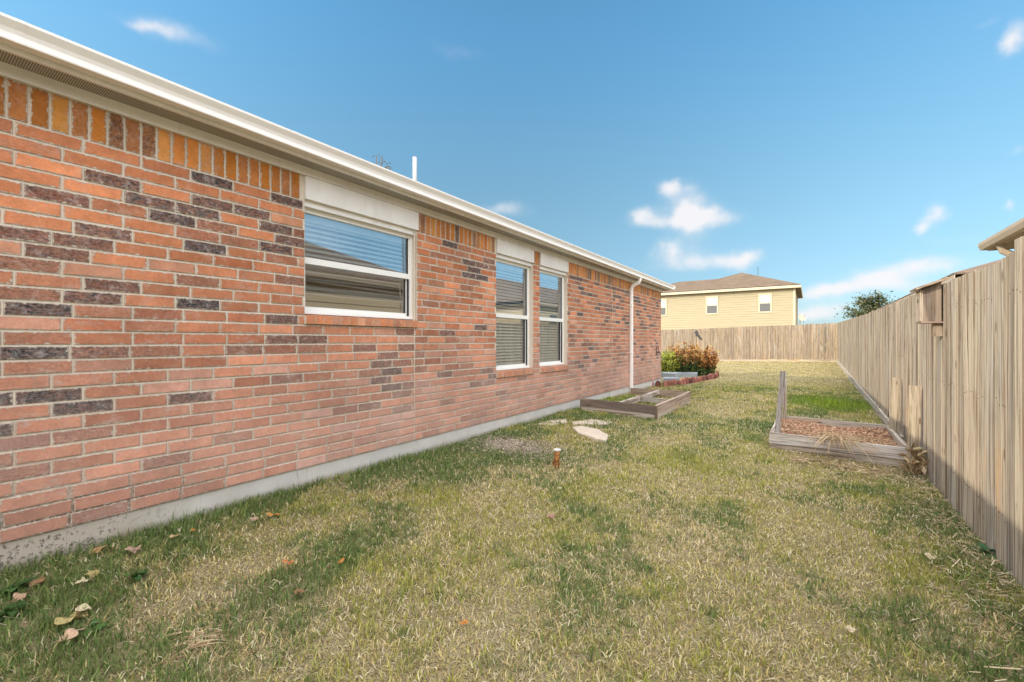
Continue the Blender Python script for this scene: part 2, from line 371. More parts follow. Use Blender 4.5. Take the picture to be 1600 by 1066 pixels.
# shingles
def shingle(name, c1, c2):
    a = M(name, .95, .1); P = a.pos()
    br = a.node('ShaderNodeTexBrick'); a.set(br.inputs['Vector'], P); br.inputs['Scale'].default_value = 3.2
    br.inputs['Color1'].default_value = (*c1, 1); br.inputs['Color2'].default_value = (*c2, 1); br.inputs['Mortar'].default_value = (*[k * .6 for k in c1], 1)
    br.inputs['Mortar Size'].default_value = .015; br.inputs['Row Height'].default_value = .35
    n = a.noise(P, 30, 4); n0 = a.noise(P, 1.2, 5)
    a.color(a.scale(br.outputs[0], a.math('ADD', a.math('MULTIPLY', n, .6), a.math('ADD', .4, a.math('MULTIPLY', n0, .6))))); a.bump(n, .4, .01); return a.m
SHINGLE = shingle('brown_shingles', (.19, .14, .10), (.15, .11, .08)); SHINGLE_D = shingle('dark_shingles', (.20, .15, .115), (.16, .12, .09))
def siding(name, col):
    a = M(name, .7, .2); P = a.pos(); n = a.noise(a.mapping(P, (1, 1, 14)), 1.2, 5)
    a.color(a.scale(col, a.math('ADD', a.math('MULTIPLY', n, .3), .85))); return a.m
YELLOW = siding('yellow_siding', (.40, .345, .23)); TAN = siding('tan_siding', (.64, .53, .37)); CREAM = simple('cream_trim', (.58, .51, .36), .6, .03, 3, 0)
# foliage / grass / leaf material with colour from the mesh
def leafmat(name, trans=.35, rough=.6, var=.35, sc=60):
    a = M(name, rough, .25); n = a.noise(a.pos(), sc, 3)
    c = a.scale(a.attr('Col'), a.math('ADD', a.math('MULTIPLY', n, var * 2), 1 - var)); a.color(c)
    tl = a.node('ShaderNodeBsdfTranslucent'); a.set(tl.inputs['Color'], c)
    ms = a.node('ShaderNodeMixShader'); ms.inputs[0].default_value = trans
    a.t.links.new(a.p.outputs[0], ms.inputs[1]); a.t.links.new(tl.outputs[0], ms.inputs[2])
    a.t.links.new(ms.outputs[0], a.n['Material Output'].inputs[0]); return a.m
GRASS = leafmat('grass_blade', .42, .6, .15, 20); LEAF = leafmat('leaf', .35); DRYLEAF = leafmat('dry_leaf', .15, .8, .4, 90)
STRAW = leafmat('dry_straw', .1, .8, .25, 60)
BARK = simple('bark', (.20, .14, .09), .9, .3, 12, .6)
# soil under the turf
a = M('turf_soil', .95, .08); P = a.pos(); n1 = a.noise(P, 1.1, 5, .6); n2 = a.noise(P, 30, 6, .75); n3 = a.noise(P, 130, 4, .7)
c = a.mix(a.ramp(n1, .40, .62), (.36, .30, .18), (.27, .25, .12))
c = a.mix(a.ramp(n2, .46, .62, 0, .7), c, (.36, .29, .17)); c = a.mix(a.ramp(n3, .52, .38, 0, .9), c, (.06, .045, .025))
a.color(c); a.bump(a.math('ADD', n2, n3), .8, .02); SOIL = a.m

# ------------------------------------------------------------------ ground sheet
def axis(lo, hi, step, far, n):
    core = np.arange(lo, hi + 1e-6, step); g = np.geomspace(1, far, n)
    return np.concatenate([lo - g[::-1], core, hi + g])
xs = axis(-12, 4, .25, 700, 22); ys = axis(-4, 30, .25, 900, 22)
XX, YY = np.meshgrid(xs, ys); ZZ = gz(XX, YY)
gv = np.stack([XX, YY, ZZ], -1).reshape(-1, 3); nx, ny = len(xs), len(ys)
idx = np.arange(nx * ny).reshape(ny, nx)
gf = np.stack([idx[:-1, :-1], idx[:-1, 1:], idx[1:, 1:], idx[1:, :-1]], -1).reshape(-1, 4)
me = bpy.data.meshes.new('ground'); me.from_pydata(gv.tolist(), [], gf.tolist()); me.materials.append(SOIL)
me.polygons.foreach_set('use_smooth', [True] * len(me.polygons))
ground = bpy.data.objects.new('ground', me); COL.objects.link(ground)
tag(ground, 'dry lawn soil and thatch of the narrow side yard', 'ground', kind='structure')

# ------------------------------------------------------------------ the brick house
WX = -3.326            # brick face
def wy(px): return 3323.0 / (1266 - px) - 2.279
HY0, HY1 = -2.6, 11.98
FZ = .16; C = .0762; NC = 28; SB = FZ + NC * C; ST = SB + .195
house = empty('brick_house', (WX, HY1, 0))
tag(house, 'single storey red brick house with white gutter, filling the left side of the yard', 'house')
W1 = (wy(476), wy(652), 16); W2 = (wy(775.5), wy(833.5), 8); W3 = (wy(843.5), wy(887), 8)
WINS = [W1, W2, W3]
JOINTS = [wy(648), wy(957)]
DARKPX = [(345, 284, 1), (185, 282, .8), (75, 303, .7), (240, 316, .9), (253, 338, .95), (335, 330, .9), (395, 337, .85), (338, 355, .6), (340, 388, 1), (430, 385, .9), (432, 355, .9),
          (452, 322, .9), (185, 360, .8), (120, 384, .55), (55, 362, .75), (60, 388, .7), (130, 381, .75), (75, 485, .9), (150, 463, .85), (312, 474, 1), (60, 458, .6), (180, 443, .65),
          (448, 498, .85), (45, 549, 1), (155, 549, .7), (375, 546, .6), (440, 527, .7), (75, 617, 1), (145, 634, 1), (10, 619, 1), (5, 670, 1), (300, 622, .85), (440, 598, .65),
          (185, 440, .7), (430, 440, .6), (250, 552, .4), (35, 405, .6), (330, 318, .8), (445, 375, .8)]
DARKW = [(wy(px), CAMZ + (533 - py) / ((1266 - px) / 4.031), d) for px, py, d in DARKPX]
def vnoise(x, y, seed=0):
    x = np.asarray(x, float); y = np.asarray(y, float); xi = np.floor(x).astype(int); yi = np.floor(y).astype(int)
    def h(a, b): 
        s = np.sin(a * 127.1 + b * 311.7 + seed * 74.7) * 43758.5453; return s - np.floor(s)
    fx = x - xi; fy = y - yi; fx = fx * fx * (3 - 2 * fx); fy = fy * fy * (3 - 2 * fy)
    return (h(xi, yi) * (1 - fx) + h(xi + 1, yi) * fx) * (1 - fy) + (h(xi, yi + 1) * (1 - fx) + h(xi + 1, yi + 1) * fx) * fy
def fbm(x, y, seed=0, o=4):
    s = 0; am = .5; f = 1
    for k in range(o): s = s + am * vnoise(x * f, y * f, seed + k); am *= .5; f *= 2.1
    return s / (1 - .5 ** o)
def brick(mb, y0, y1, z0, z1, x=WX, depth=.09, sold=False, dark=0.0, col=None, j=.0013):
    if col is None: col = (.40, .16, .085)
    dx = random.uniform(-.0025, .002); c = .0028
    J = lambda: random.uniform(-j, j)
    fr = [(x + dx + J(), y0 + c + J(), z0 + c + J()), (x + dx + J(), y1 - c + J(), z0 + c + J()), (x + dx + J(), y1 - c + J(), z1 - c + J()), (x + dx + J(), y0 + c + J(), z1 - c + J())]
    md = [(x + dx - c * .8, y0, z0), (x + dx - c * .8, y1, z0), (x + dx - c * .8, y1, z1), (x + dx - c * .8, y0, z1)]
    bk = [(x - depth, y0, z0), (x - depth, y1, z0), (x - depth, y1, z1), (x - depth, y0, z1)]
    f = [(0, 1, 2, 3)]
    for o in (0, 4):
        for k in range(4): f.append((o + k, o + 4 + k, o + 4 + (k + 1) % 4, o + (k + 1) % 4))
    hy, hz = (y1 - y0) / 2, (z1 - z0) / 2
    if sold: q = [(-hz, -hy), (-hz, hy), (hz, hy), (hz, -hy)]; L = hz; T = .0335 - hy
    else: q = [(-hy, -hz), (hy, -hz), (hy, hz), (-hy, hz)]; L = hy; T = .0335 - hz
    q = [(u, v + (T if v > 0 else -T), L) for u, v in q]
    mb.add(fr + md + bk, f, 0, (*col, dark), q * 3 if False else q + q + [(0, 0, 1)] * 4)
def brickcol(y, z, orange=0.0):
    t = min(max((z - .3) / 1.6, 0), 1)
    lo = (.50, .235, .165); hi = (.50, .195, .095)
    r = random.gauss(0, .14)
    c = [lo[i] * (1 - t) + hi[i] * t for i in range(3)]
    if orange: c = [c[0] * (1 - orange) + .50 * orange, c[1] * (1 - orange) + .185 * orange, c[2] * (1 - orange) + .032 * orange]
    k = random.random()
    if k < .14: c = [c[0] * .9, c[1] * .82, c[2] * .8]
    if k > .9: c = [c[0] * 1.04, c[1] * 1.25, c[2] * 1.5]
    return tuple(max(.01, v * (1 + r)) for v in c)
wall = MB(); MJ = .0094
segs = [(HY0, JOINTS[0] - .005), (JOINTS[0] + .005, JOINTS[1] - .005), (JOINTS[1] + .005, HY1)]
LP = .254
for r in range(NC):
    z0 = FZ + r * C; z1 = z0 + C - MJ; zc = (z0 + z1) / 2
    for si, (s0, s1) in enumerate(segs):
        gaps = [(w[0], w[1]) for w in WINS if w[2] - 1 <= r]      # opening incl. the sill course
        off = (.393 if r % 2 else .564) + random.choice([0, 0, 0, .03, -.04])
        if si and zc > 0: off += .1 * si
        if r >= 27 : pass
        k0 = int((s0 - off) / LP) - 2; y = off + k0 * LP
        while y < s1:
            a0, a1 = y + MJ / 2, y + LP - MJ / 2; y += LP
            pieces = [(max(a0, s0), min(a1, s1))]
            for g0, g1 in gaps:
                q = []
                for p0, p1 in pieces:
                    if p1 <= g0 or p0 >= g1: q.append((p0, p1)); continue
                    if p0 < g0: q.append((p0, g0))
                    if p1 > g1: q.append((g1, p1))
                pieces = q
            for p0, p1 in pieces:
                if p1 - p0 < .022: continue
                ym = (p0 + p1) / 2; d = 0
                hit = False
                for (dy, dz, dd) in DARKW:
                    if abs(dz - zc) < C / 2 and p0 - .004 <= dy <= p1 + .004: d = dd; hit = True
                if not hit:
                    if ym > 2.0:
                        cl = float(vnoise(ym * 1.1, zc * 2.3, 5)); pr = .05 + .40 * max(0, cl - .45) * 2 * (1.0 if zc > .9 else .8)
                        if .45 < zc: d = random.uniform(.55, 1) if random.random() < pr else 0
                    elif ym < .3: d = random.uniform(.6, 1) if random.random() < .12 else 0
                    if d == 0 and random.random() < .22: d = random.uniform(.12, .5)
                brick(wall, p0, p1, z0, z1, dark=d, col=brickcol(ym, zc))
# soldier course under the frieze
for s0, s1 in segs:
    yk = s0
    while yk < s1 - .02:
        y1 = min(yk + C - MJ, s1 - .001); ok = not any(w[0] - .001 < (yk + y1) / 2 < w[1] + .001 for w in WINS); yn = yk + C
        for w in WINS:
            if yk < w[0] < y1: y1 = w[0]
            if yk < w[1] < y1: yk = w[1]; ok = True
        if ok and y1 - yk > .015:
            d = 0
            if random.random() < .10: d = random.uniform(.55, .95)
            elif random.random() < .25: d = random.uniform(.15, .4)
            brick(wall, yk, y1, SB, ST, sold=True, dark=d, col=brickcol(0, 2.3, random.uniform(.55, 1)))
        yk = yn
# mortar bed 8 mm behind the brick faces, leaving the window openings out
def wall_sheet(mb, x, th, y0, y1, z0, z1, holes, mi):
    cuts = sorted({y0, y1, *[h[0] for h in holes], *[h[1] for h in holes]})
    for c0, c1 in zip(cuts[:-1], cuts[1:]):
        h = [q for q in holes if q[0] - 1e-6 <= c0 and c1 <= q[1] + 1e-6]
        if not h: mb.box(x - th, x, c0, c1, z0, z1, mi)
        else:
            mb.box(x - th, x, c0, c1, z0, h[0][2], mi)
            if h[0][3] < z1: mb.box(x - th, x, c0, c1, h[0][3], z1, mi)
holes = [(w[0] + .004, w[1] - .004, FZ + (w[2] - 1) * C, ST) for w in WINS]
wall_sheet(wall, WX - .0060, .10, HY0, HY1 - .006, FZ - .004, ST, holes, 1)
for jy in JOINTS: wall.box(WX - .012, WX - .003, jy - .0048, jy + .0048, FZ, SB, 1)
# return wall at the far end and back walls (plain mortar coloured brickwork seen edge on)
for r in range(NC):
    z0 = FZ + r * C; x = WX - .10
    off = .12 * (r % 2)
    x = WX - .002 - (LP if r % 2 else LP / 2)
    wall.box(x + .004, WX - .0925, HY1 - .01, HY1, z0, z0 + C - MJ, 0, (.42, .17, .08, 0), (0, 0, 1))
    while x > WX - 4:
        wall.box(x - LP + MJ, x, HY1 - .09, HY1, z0, z0 + C - MJ, 0, (*brickcol(0, z0), 0), (0, 0, 1)); x -= LP
wall.box(-14.0, WX - .11, HY1 - .1, HY1 - .012, FZ, ST + .1, 1)
wall.box(-14.0, -13.9, HY0, HY1 - .12, FZ, ST + .1, 1); wall.box(-13.9, WX - .11, HY0, HY0 + .1, FZ, ST + .1, 1)
part(wall, 'brick_wall', [BRICK, MORTAR], house)
f = MB(); f.box(-14.0, WX - .012, HY0, HY1 - .015, -.45, FZ - .006, 0)
part(f, 'foundation', CONC, house)
# sills
for w in WINS:
    s = MB(); zt = FZ + w[2] * C; y = w[0] + .002; y0s = y; n = int(round((w[1] - w[0] - .004) / .078)); st = (w[1] - w[0] - .004) / n
    for i in range(n):
        c = brickcol(0, 1.2, .2); b0 = y + i * st + .004; b1 = y + (i + 1) * st - .004
        v = [(WX - .10, b0, zt - .062), (WX + .022, b0, zt - .072), (WX + .022, b1, zt - .072), (WX - .10, b1, zt - .062), (WX - .10, b0, zt + .012), (WX + .020, b0, zt - .006), (WX + .020, b1, zt - .006), (WX - .10, b1, zt + .012)]
        s.add(v, [(0, 1, 2, 3), (4, 7, 6, 5), (0, 4, 5, 1), (3, 2, 6, 7), (1, 5, 6, 2), (0, 3, 7, 4)], 0, (*c, .25 if random.random() < .3 else 0), (0, 0, 1))
    s.box(WX - .11, WX + .016, w[0], w[1], zt - .071, zt - .004 - .006, 1)
    part(s, 'brick_sill', [BRICK, MORTAR], house)
# headers, frieze, soffit, fascia, gutter
for w in WINS:
    h = MB(); h.box(WX - .02, WX + .016, w[0] + .001, w[1] + (.006 if w is not W2 else -.002), CAMZ + 1.135, ST - .003)
    h.box(WX - .12, WX - .021, w[0], w[1], CAMZ + 1.085, ST)
    part(h, 'window_header_board', TRIM, house)
fb = MB(); y = HY0
while y < HY1 + .02:
    y2 = min(y + 2.45, HY1 + .02); fb.box(WX - .02, WX + .026, y, y2 - .002, ST - .001, CAMZ + 1.395, 0); y = y2
fb.box(-14, WX + .02, HY1 - .02, HY1 + .02, ST - .0, CAMZ + 1.395)
part(fb, 'frieze_board', TRIM, house)
sf = MB(); FX = -3.15; FY = HY1 + .20
sf.box(WX + .027, FX, HY0, FY, CAMZ + 1.383, CAMZ + 1.391); sf.box(-14, WX + .02, HY1 + .022, FY, CAMZ + 1.383, CAMZ + 1.391)
part(sf, 'soffit', SOFFIT, house)
fa = MB(); y = HY0 - .3
while y < FY:
    y2 = min(y + 2.9, FY); fa.box(FX, FX + .02, y, y2 - .002, CAMZ + 1.372, CAMZ + 1.485); y = y2
fa.box(-14.2, FX - .002, FY, FY + .02, CAMZ + 1.372, CAMZ + 1.485)
part(fa, 'fascia_board', TRIM, house)
g = MB(); gx = FX + .022; Z = lambda h: CAMZ + h
prof = [(gx, Z(1.50)), (gx, Z(1.398)), (gx + .060, Z(1.393)), (gx + .068, Z(1.395)), (gx + .070, Z(1.403)), (gx + .066, Z(1.412)), (gx + .066, Z(1.430)), (gx + .074, Z(1.450)),
        (gx + .088, Z(1.467)), (gx + .098, Z(1.480)), (gx + .099, Z(1.493)), (gx + .094, Z(1.495)), (gx + .088, Z(1.491)), (gx + .086, Z(1.47)), (gx + .004, Z(1.46))]
y = HY0 - .3
cuts = [HY0 - .3, wy(35) * .909, wy(430), wy(765), FY + .1]
for c0, c1 in zip(cuts[:-1], cuts[1:]): g.prism_y(prof, c0, c1 - .003)
for c in cuts[1:-1]: g.prism_y([(x + (.002 if i > 1 else 0), z - (.0015 if 0 < i < 6 else 0)) for i, (x, z) in enumerate(prof)], c - .02, c + .012)
# gutter along the far end
pf2 = [(FY + .022 + (x - gx), z) for x, z in prof]
n = len(pf2); v = [(-14.2, b, z) for b, z in pf2] + [(gx + .098, b, z) for b, z in pf2]
g.add(v, [(i, (i + 1) % n, n + (i + 1) % n, n + i) for i in range(n)] + [tuple(range(n)), tuple(range(2 * n - 1, n - 1, -1))])
part(g, 'gutter', GUTTER, house)
ds = MB(); dy = wy(984) - .02; oy = dy + .02; px_ = FX + .05
ds.tube([(px_, oy, Z(1.40)), (px_, oy, Z(1.345)), (px_ - .02, oy, Z(1.30)), (WX + .07, dy, Z(1.22)), (WX + .045, dy, Z(1.17)), (WX + .042, dy, Z(1.10)), (WX + .042, dy, .18), (WX + .05, dy, .10)], .04, 8, sq=(.040, .028))
for zz_ in (1.95, .9): ds.box(WX + .001, WX + .074, dy - .048, dy + .048, zz_, zz_ + .025)
part(ds, 'downspout', GUTTER, house)
# hipped roof with thickness
def hip(x0, x1, y0, y1, ze, rise, run, th=.05, ridge_y=None):
    """hip roof over a rectangle; ridge along the longer side"""
    mb = MB()
    if (y1 - y0) >= (x1 - x0): xm = (x0 + x1) / 2; r0, r1 = (xm, y0 + run), (xm, y1 - run)
    else: ym = (y0 + y1) / 2; r0, r1 = (x0 + run, ym), (x1 - run, ym)
    zr = ze + rise
    v = [(x0, y0, ze), (x1, y0, ze), (x1, y1, ze), (x0, y1, ze), (*r0, zr), (*r1, zr), (x0, y0, ze - th), (x1, y0, ze - th), (x1, y1, ze - th), (x0, y1, ze - th)]
    if (y1 - y0) >= (x1 - x0): f = [(0, 1, 4), (1, 2, 5, 4), (2, 3, 5), (3, 0, 4, 5)]
    else: f = [(0, 1, 5, 4), (1, 2, 5), (2, 3, 4, 5), (3, 0, 4)]
    f += [(0, 6, 7, 1), (1, 7, 8, 2), (2, 8, 9, 3), (3, 9, 6, 0), (9, 8, 7, 6)]
    mb.add(v, f); return mb
rf = hip(-14.25, FX + .055, HY0 - .35, FY + .055, Z(1.515), 2.1, 5.5, .022)
part(rf, 'roof', SHINGLE, house)
vx = -4.25; u = (648 - 800) / 680; zc_ = 680 * 4.25 / (math.cos(TH) * (1266 - 648)); vy = zc_ * (math.cos(TH) + u * math.sin(TH))
vt = MB(); vt.tube([(vx, vy, 2.6), (vx, vy, CAMZ + (533 - 246) / 680 * zc_)], .027, 14); part(vt, 'vent_pipe', simple('grey_pipe', (.46, .45, .43), .5, .1, 9, 0), house, True)
vb = MB(); vb.tube([(vx, vy, 2.9), (vx, vy, 3.115), (vx, vy, 3.15)], [.1, .06, .034], 12); part(vb, 'pipe_flashing', DARK, house)
# faucet near the far corner
fy = wy(1026); fz = CAMZ - 15 / 59.5
fc = MB(); fc.tube([(WX, fy, fz - .04), (WX + .07, fy, fz - .045), (WX + .10, fy, fz - .09)], .014, 8)
fc.tube([(WX + .02, fy - .02, fz - .1)] + [(WX + .025, fy + .10 * math.cos(t), fz + .02 + .10 * math.sin(t)) for t in np.linspace(3.6, .2, 12)], .009, 6)
fc.tube([(WX + .055, fy - .03, fz - .01), (WX + .055, fy + .03, fz - .01)], .012, 8)
part(fc, 'hose_faucet', DARK, house, True)

# windows
def window(w, ztop, zbot, rail, raised=False):
    y0, y1 = w[0] + .004, w[1] - .004; xo = WX - .070; xi = xo - .055
    wobj = empty('window'); wobj.parent = house; wobj.location = Vector((xo, y0, zbot)) - Vector(house.location)
    fr = MB(); t = .034
    fr.box(xi, xo, y0, y0 + t, zbot, ztop); fr.box(xi, xo, y1 - t, y1, zbot, ztop)
    fr.box(xi, xo, y0 + t, y1 - t, ztop - t, ztop); fr.box(xi, xo, y0 + t, y1 - t, zbot, zbot + t * .9)
    fr.box(xo, xo + .012, y0, y1, zbot, zbot + .014)
    part(fr, 'frame', VINYL, wobj)
    up = MB(); ya, yb = y0 + t, y1 - t
    up.box(xo - .030, xo - .006, ya, yb, rail - .030, rail + .022)
    up.box(xo - .030, xo - .012, ya, ya + .010, rail + .022, ztop - t); up.box(xo - .030, xo - .012, yb - .010, yb, rail + .022, ztop - t)
    part(up, 'meeting_rail', VINYL, wobj)
    ls = MB(); s = .026
    ls.box(xo - .052, xo - .031, ya, ya + s, zbot + t * .9, rail); ls.box(xo - .052, xo - .031, yb - s, yb, zbot + t * .9, rail)
    ls.box(xo - .052, xo - .031, ya + s, yb - s, zbot + t * .9, zbot + t * .9 + .032)
    part(ls, 'lower_sash', VINYL, wobj)
    ga = MB(); ga.box(xo - .0305, xo - .0125, yb - .020, yb - .0105, rail + .023, ztop - t - .001)
    part(ga, 'gasket', DARK, wobj)
    ga = MB(); ga.box(xo - .030, xo - .012, yb - .012, yb - .001, zbot + t, rail - .031); part(ga, 'gasket', DARK, wobj)
    ga = MB(); ga.box(xo - .051, xo - .034, yb - s - .012, yb - s - .0005, zbot + .064, rail - .031); part(ga, 'gasket', DARK, wobj)
    p1 = MB(); p1.box(xo - .024, xo - .020, ya + .012, yb - .012, rail + .0225, ztop - t - .0005); part(p1, 'upper_pane', GLASS, wobj)
    p2 = MB(); p2.box(xo - .044, xo - .040, ya + s + .001, yb - s - .001, zbot + .063, rail - .031); part(p2, 'lower_pane', GLASSW if raised else GLASSL, wobj)
    bl = MB(); xb = xo - .092; z = ztop - .10; k = 0
    bl.box(xb - .03, xb + .03, ya, yb, ztop - .085, ztop - .03)
    zend = zbot + (.20 if raised else .05)
    while z > zend:
        ti = -.62 if raised else -.80
        dz = .023 * math.sin(ti); dx = .023 * math.cos(ti); zz1 = z; sk = 0
        if raised and z < rail - .02: sk = random.uniform(-.015, .012)
        v = []
        for yy_, q in ((ya + .006, -sk), (yb - .006, sk)):
            for sx_, sz_ in ((-dx, -dz), (dx, dz)):
                v += [(xb + sx_, yy_, zz1 + sz_ + q), (xb + sx_, yy_, zz1 + sz_ + q + .003)]
        bl.add(v, [(0, 2, 6, 4), (1, 5, 7, 3), (0, 1, 3, 2), (4, 6, 7, 5), (0, 4, 5, 1), (2, 3, 7, 6)])
        z -= .043 if not (raised and z < rail) else random.choice([.012, .02, .03, .045])
    if raised: bl.box(xb - .025, xb + .025, ya + .006, yb - .006, zend - .03, zend - .008)
    for q in (.3, .7): 
        yq = ya + (yb - ya) * q; bl.box(xb + .026, xb + .0275, yq - .001, yq + .001, zend, ztop - .06)
    part(bl, 'blind', BLIND, wobj)
window(W1, CAMZ + 1.085, FZ + 16 * C + .012, CAMZ + .665, True)
window(W2, CAMZ + 1.085, FZ + 8 * C + .012, CAMZ + .345)
window(W3, CAMZ + 1.085, FZ + 8 * C + .012, CAMZ + .345)
# dim room behind the windows
rm = MB(); rm.box(WX - 3.0, WX - 2.9, 1.0, 8.0, .1, 2.6); rm.box(WX - 2.9, WX - .12, 1.0, 8.0, .10, .14)
ROOM = simple('room_wall', (.7, .66, .6), .9, .05, 2, 0); part(rm, 'room_wall', ROOM, house)

# ------------------------------------------------------------------ wooden fences
def fx(Y): return .945 + .0051 * Y
def picketcol():
    k = random.random(); b = random.gauss(1, .12)
    c = (.42, .36, .275) if k < .45 else ((.37, .33, .275) if k < .75 else ((.46, .39, .285) if k < .88 else (.32, .27, .215)))
    return tuple(v * b for v in c)
def fence_panel(par, p0, p1, top0, top1, base0, base1, nrm, special=None, name='picket_panel', tone=(1, 1, 1)):
    """pickets between two ground points; nrm points to the yard side"""
    p0 = Vector((*p0, 0)); p1 = Vector((*p1, 0)); L = (p1 - p0).length; d = (p1 - p0) / L; n = Vector((*nrm, 0))
    mb = MB(); s = 0.0; k = 0
    while s < L - .01:
        w = random.choice([.138, .14, .142, .09, .12]) if random.random() < .9 else .07
        w = min(w, L - s); t = (s + w / 2) / L
        zt = top0 + (top1 - top0) * t + random.gauss(0, .007); zb = base0 + (base1 - base0) * t + random.uniform(-.015, .01)
        off = random.choice([0, .001, .003, .006, .010]); lean = random.gauss(0, .006); gap = random.choice([.002, .003, .004, .006, .009])
        if special:
            sp = special(p0 + d * (s + w / 2))
            if sp: zt += sp.get('dz', 0); lean += sp.get('lean', 0); gap += sp.get('gap', 0)
        c = tuple(a_ * b_ for a_, b_ in zip(picketcol(), tone)); rr = (random.random(), random.random(), random.random())
        th = .016; nseg = 4; vs = []; atl = []; warp = random.gauss(0, .004)
        for i in range(nseg + 1):
            tt = i / nseg; z = zb + (zt - zb) * tt; bow = off + warp * math.sin(tt * math.pi * 1.5)
            for q, e in ((gap / 2, 0), (w - gap / 2, 0)):
                b = p0 + d * (s + q + lean * (tt - .3) * 1.6)
                a1 = b + n * (bow + .0); a2 = b + n * (bow + th)
                vs += [(a1.x, a1.y, z + (0 if i < nseg else random.uniform(-.002, .002))), (a2.x, a2.y, z)]; atl += [(rr[0], rr[1], 0.0 if q < w / 2 else 1.0)] * 2
        fs = [(0, 1, 3, 2)]
        for i in range(nseg):
            o = i * 4
            fs += [(o, o + 4, o + 5, o + 1), (o + 1, o + 5, o + 7, o + 3), (o + 3, o + 7, o + 6, o + 2), (o + 2, o + 6, o + 4, o)]
        o = nseg * 4; fs.append((o, o + 2, o + 3, o + 1))
        mb.add(vs, fs, 0, c, atl)
        if s + p0.y < 8 and abs(d.y) > .5:
            for hh in (.32, 1.0, 1.64):
                for q in (.3, .7):
                    b = p0 + d * (s + w * q) + n * (off + th); zz_ = zb + hh + random.uniform(-.02, .02)
                    mb.box(b.x - .0012, b.x + .001, b.y - .0035, b.y + .0035, zz_ - .0035, zz_ + .0035, 0, (.07, .05, .04), (0, 0, .5))
        s += w; k += 1
    return part(mb, name, WOODP, par)
fence = empty('wooden_fence', (fx(0), 0, 0))
tag(fence, 'long weathered cedar picket fence running down the right side of the yard', 'fence')
Yc = 25.7; DY = 2.44
def tops(Y): return CAMZ + np.interp(Y, [0, 3.5, 5, 8, 12.6, 25.7], [.50, .49, .485, .53, .585, .85])
Yg0 = 948 / (1437 - 1271) + .945 * math.tan(math.atan(471 / 680))
def spec(p):
    Y = p.y
    if abs(Y - Yg0) < .1: return dict(gap=.016, lean=-.03)
    if abs(Y - (Yg0 + .32)) < .06: return dict(gap=.012)
    if abs(Y - (Yg0 - .33)) < .06: return dict(gap=.010)
    if 3.42 < Y < 3.66: return dict(dz=.085)
    return None
Y = -2.6
while Y < Yc - .01:
    Y2 = min(Y + DY, Yc); kb = .0 if Y < 7 else .14
    fence_panel(fence, (fx(Y), Y), (fx(Y2), Y2), tops(Y), tops(Y2), gzf(.9, Y) + kb - .02, gzf(.9, Y2) + kb - .02, (-1, 0), spec)
    rl = MB()
    for hh in (.32, 1.0, 1.66):
        z0 = gzf(.9, Y) + hh; z1 = gzf(.9, Y2) + hh
        rl.bar((fx(Y) + .024, Y, z0), (fx(Y2) + .024, Y2 - .002, z1), .04, .085, col=(.33, .27, .19), att=(random.random(), 0, 0))
    part(rl, 'rail', WOODY, fence)
    po = MB(); po.box(fx(Y) + .046, fx(Y) + .135, Y - .045, Y + .045, -.3, tops(Y) - .06, col=(.36, .29, .20), att=(.3, .1, .7)); part(po, 'post', WOODZ, fence)
    if kb:
        kk = MB(); kk.bar((fx(Y) - .035 + random.uniform(-.01, .01), Y + .01, gzf(.9, Y) + .055), (fx(Y2) - .035 + random.uniform(-.012, .01), Y2 - .01, gzf(.9, Y2) + .055), .035, .17, col=(.50, .45, .37), att=(random.random(), .2, .4))
        part(kk, 'kick_board', WOODY, fence)
    Y = Y2
XL = -13.0
bf = empty('wooden_fence', (fx(Yc), Yc, .15))
tag(bf, 'weathered picket fence across the far end of the lawn in front of the yellow house', 'fence')
X = fx(Yc) - .02
def btop(x): return np.interp(x, [-13, -7.05, 1.08], [1.66, 1.80, 2.02])
while X > XL:
    X2 = max(X - DY, XL)
    fence_panel(bf, (X, Yc), (X2, Yc), btop(X), btop(X2), gzf(X, Yc) + .10, gzf(X2, Yc) + .10, (0, -1), tone=(.62, .56, .50))
    rl = MB()
    for hh in (.3, 1.0, 1.6): rl.bar((X, Yc + .03, gzf(X, Yc) + hh), (X2 + .002, Yc + .03, gzf(X2, Yc) + hh), .04, .085, col=(.33, .27, .19), att=(.5, .2, .1))
    part(rl, 'rail', WOODX, bf)
    kk = MB(); kk.bar((X, Yc - .04, gzf(X, Yc) + .04), (X2 + .01, Yc - .04, gzf(X2, Yc) + .04), .035, .13, col=(.50, .42, .29), att=(random.random(), .2, .1)); part(kk, 'kick_board', WOODX, bf)
    po = MB(); po.box(X2 - .045, X2 + .045, Yc + .055, Yc + .14, -.3, btop(X2) - .06, col=(.36, .29, .20), att=(.3, .1, .7)); part(po, 'post', WOODZ, bf)
    X = X2

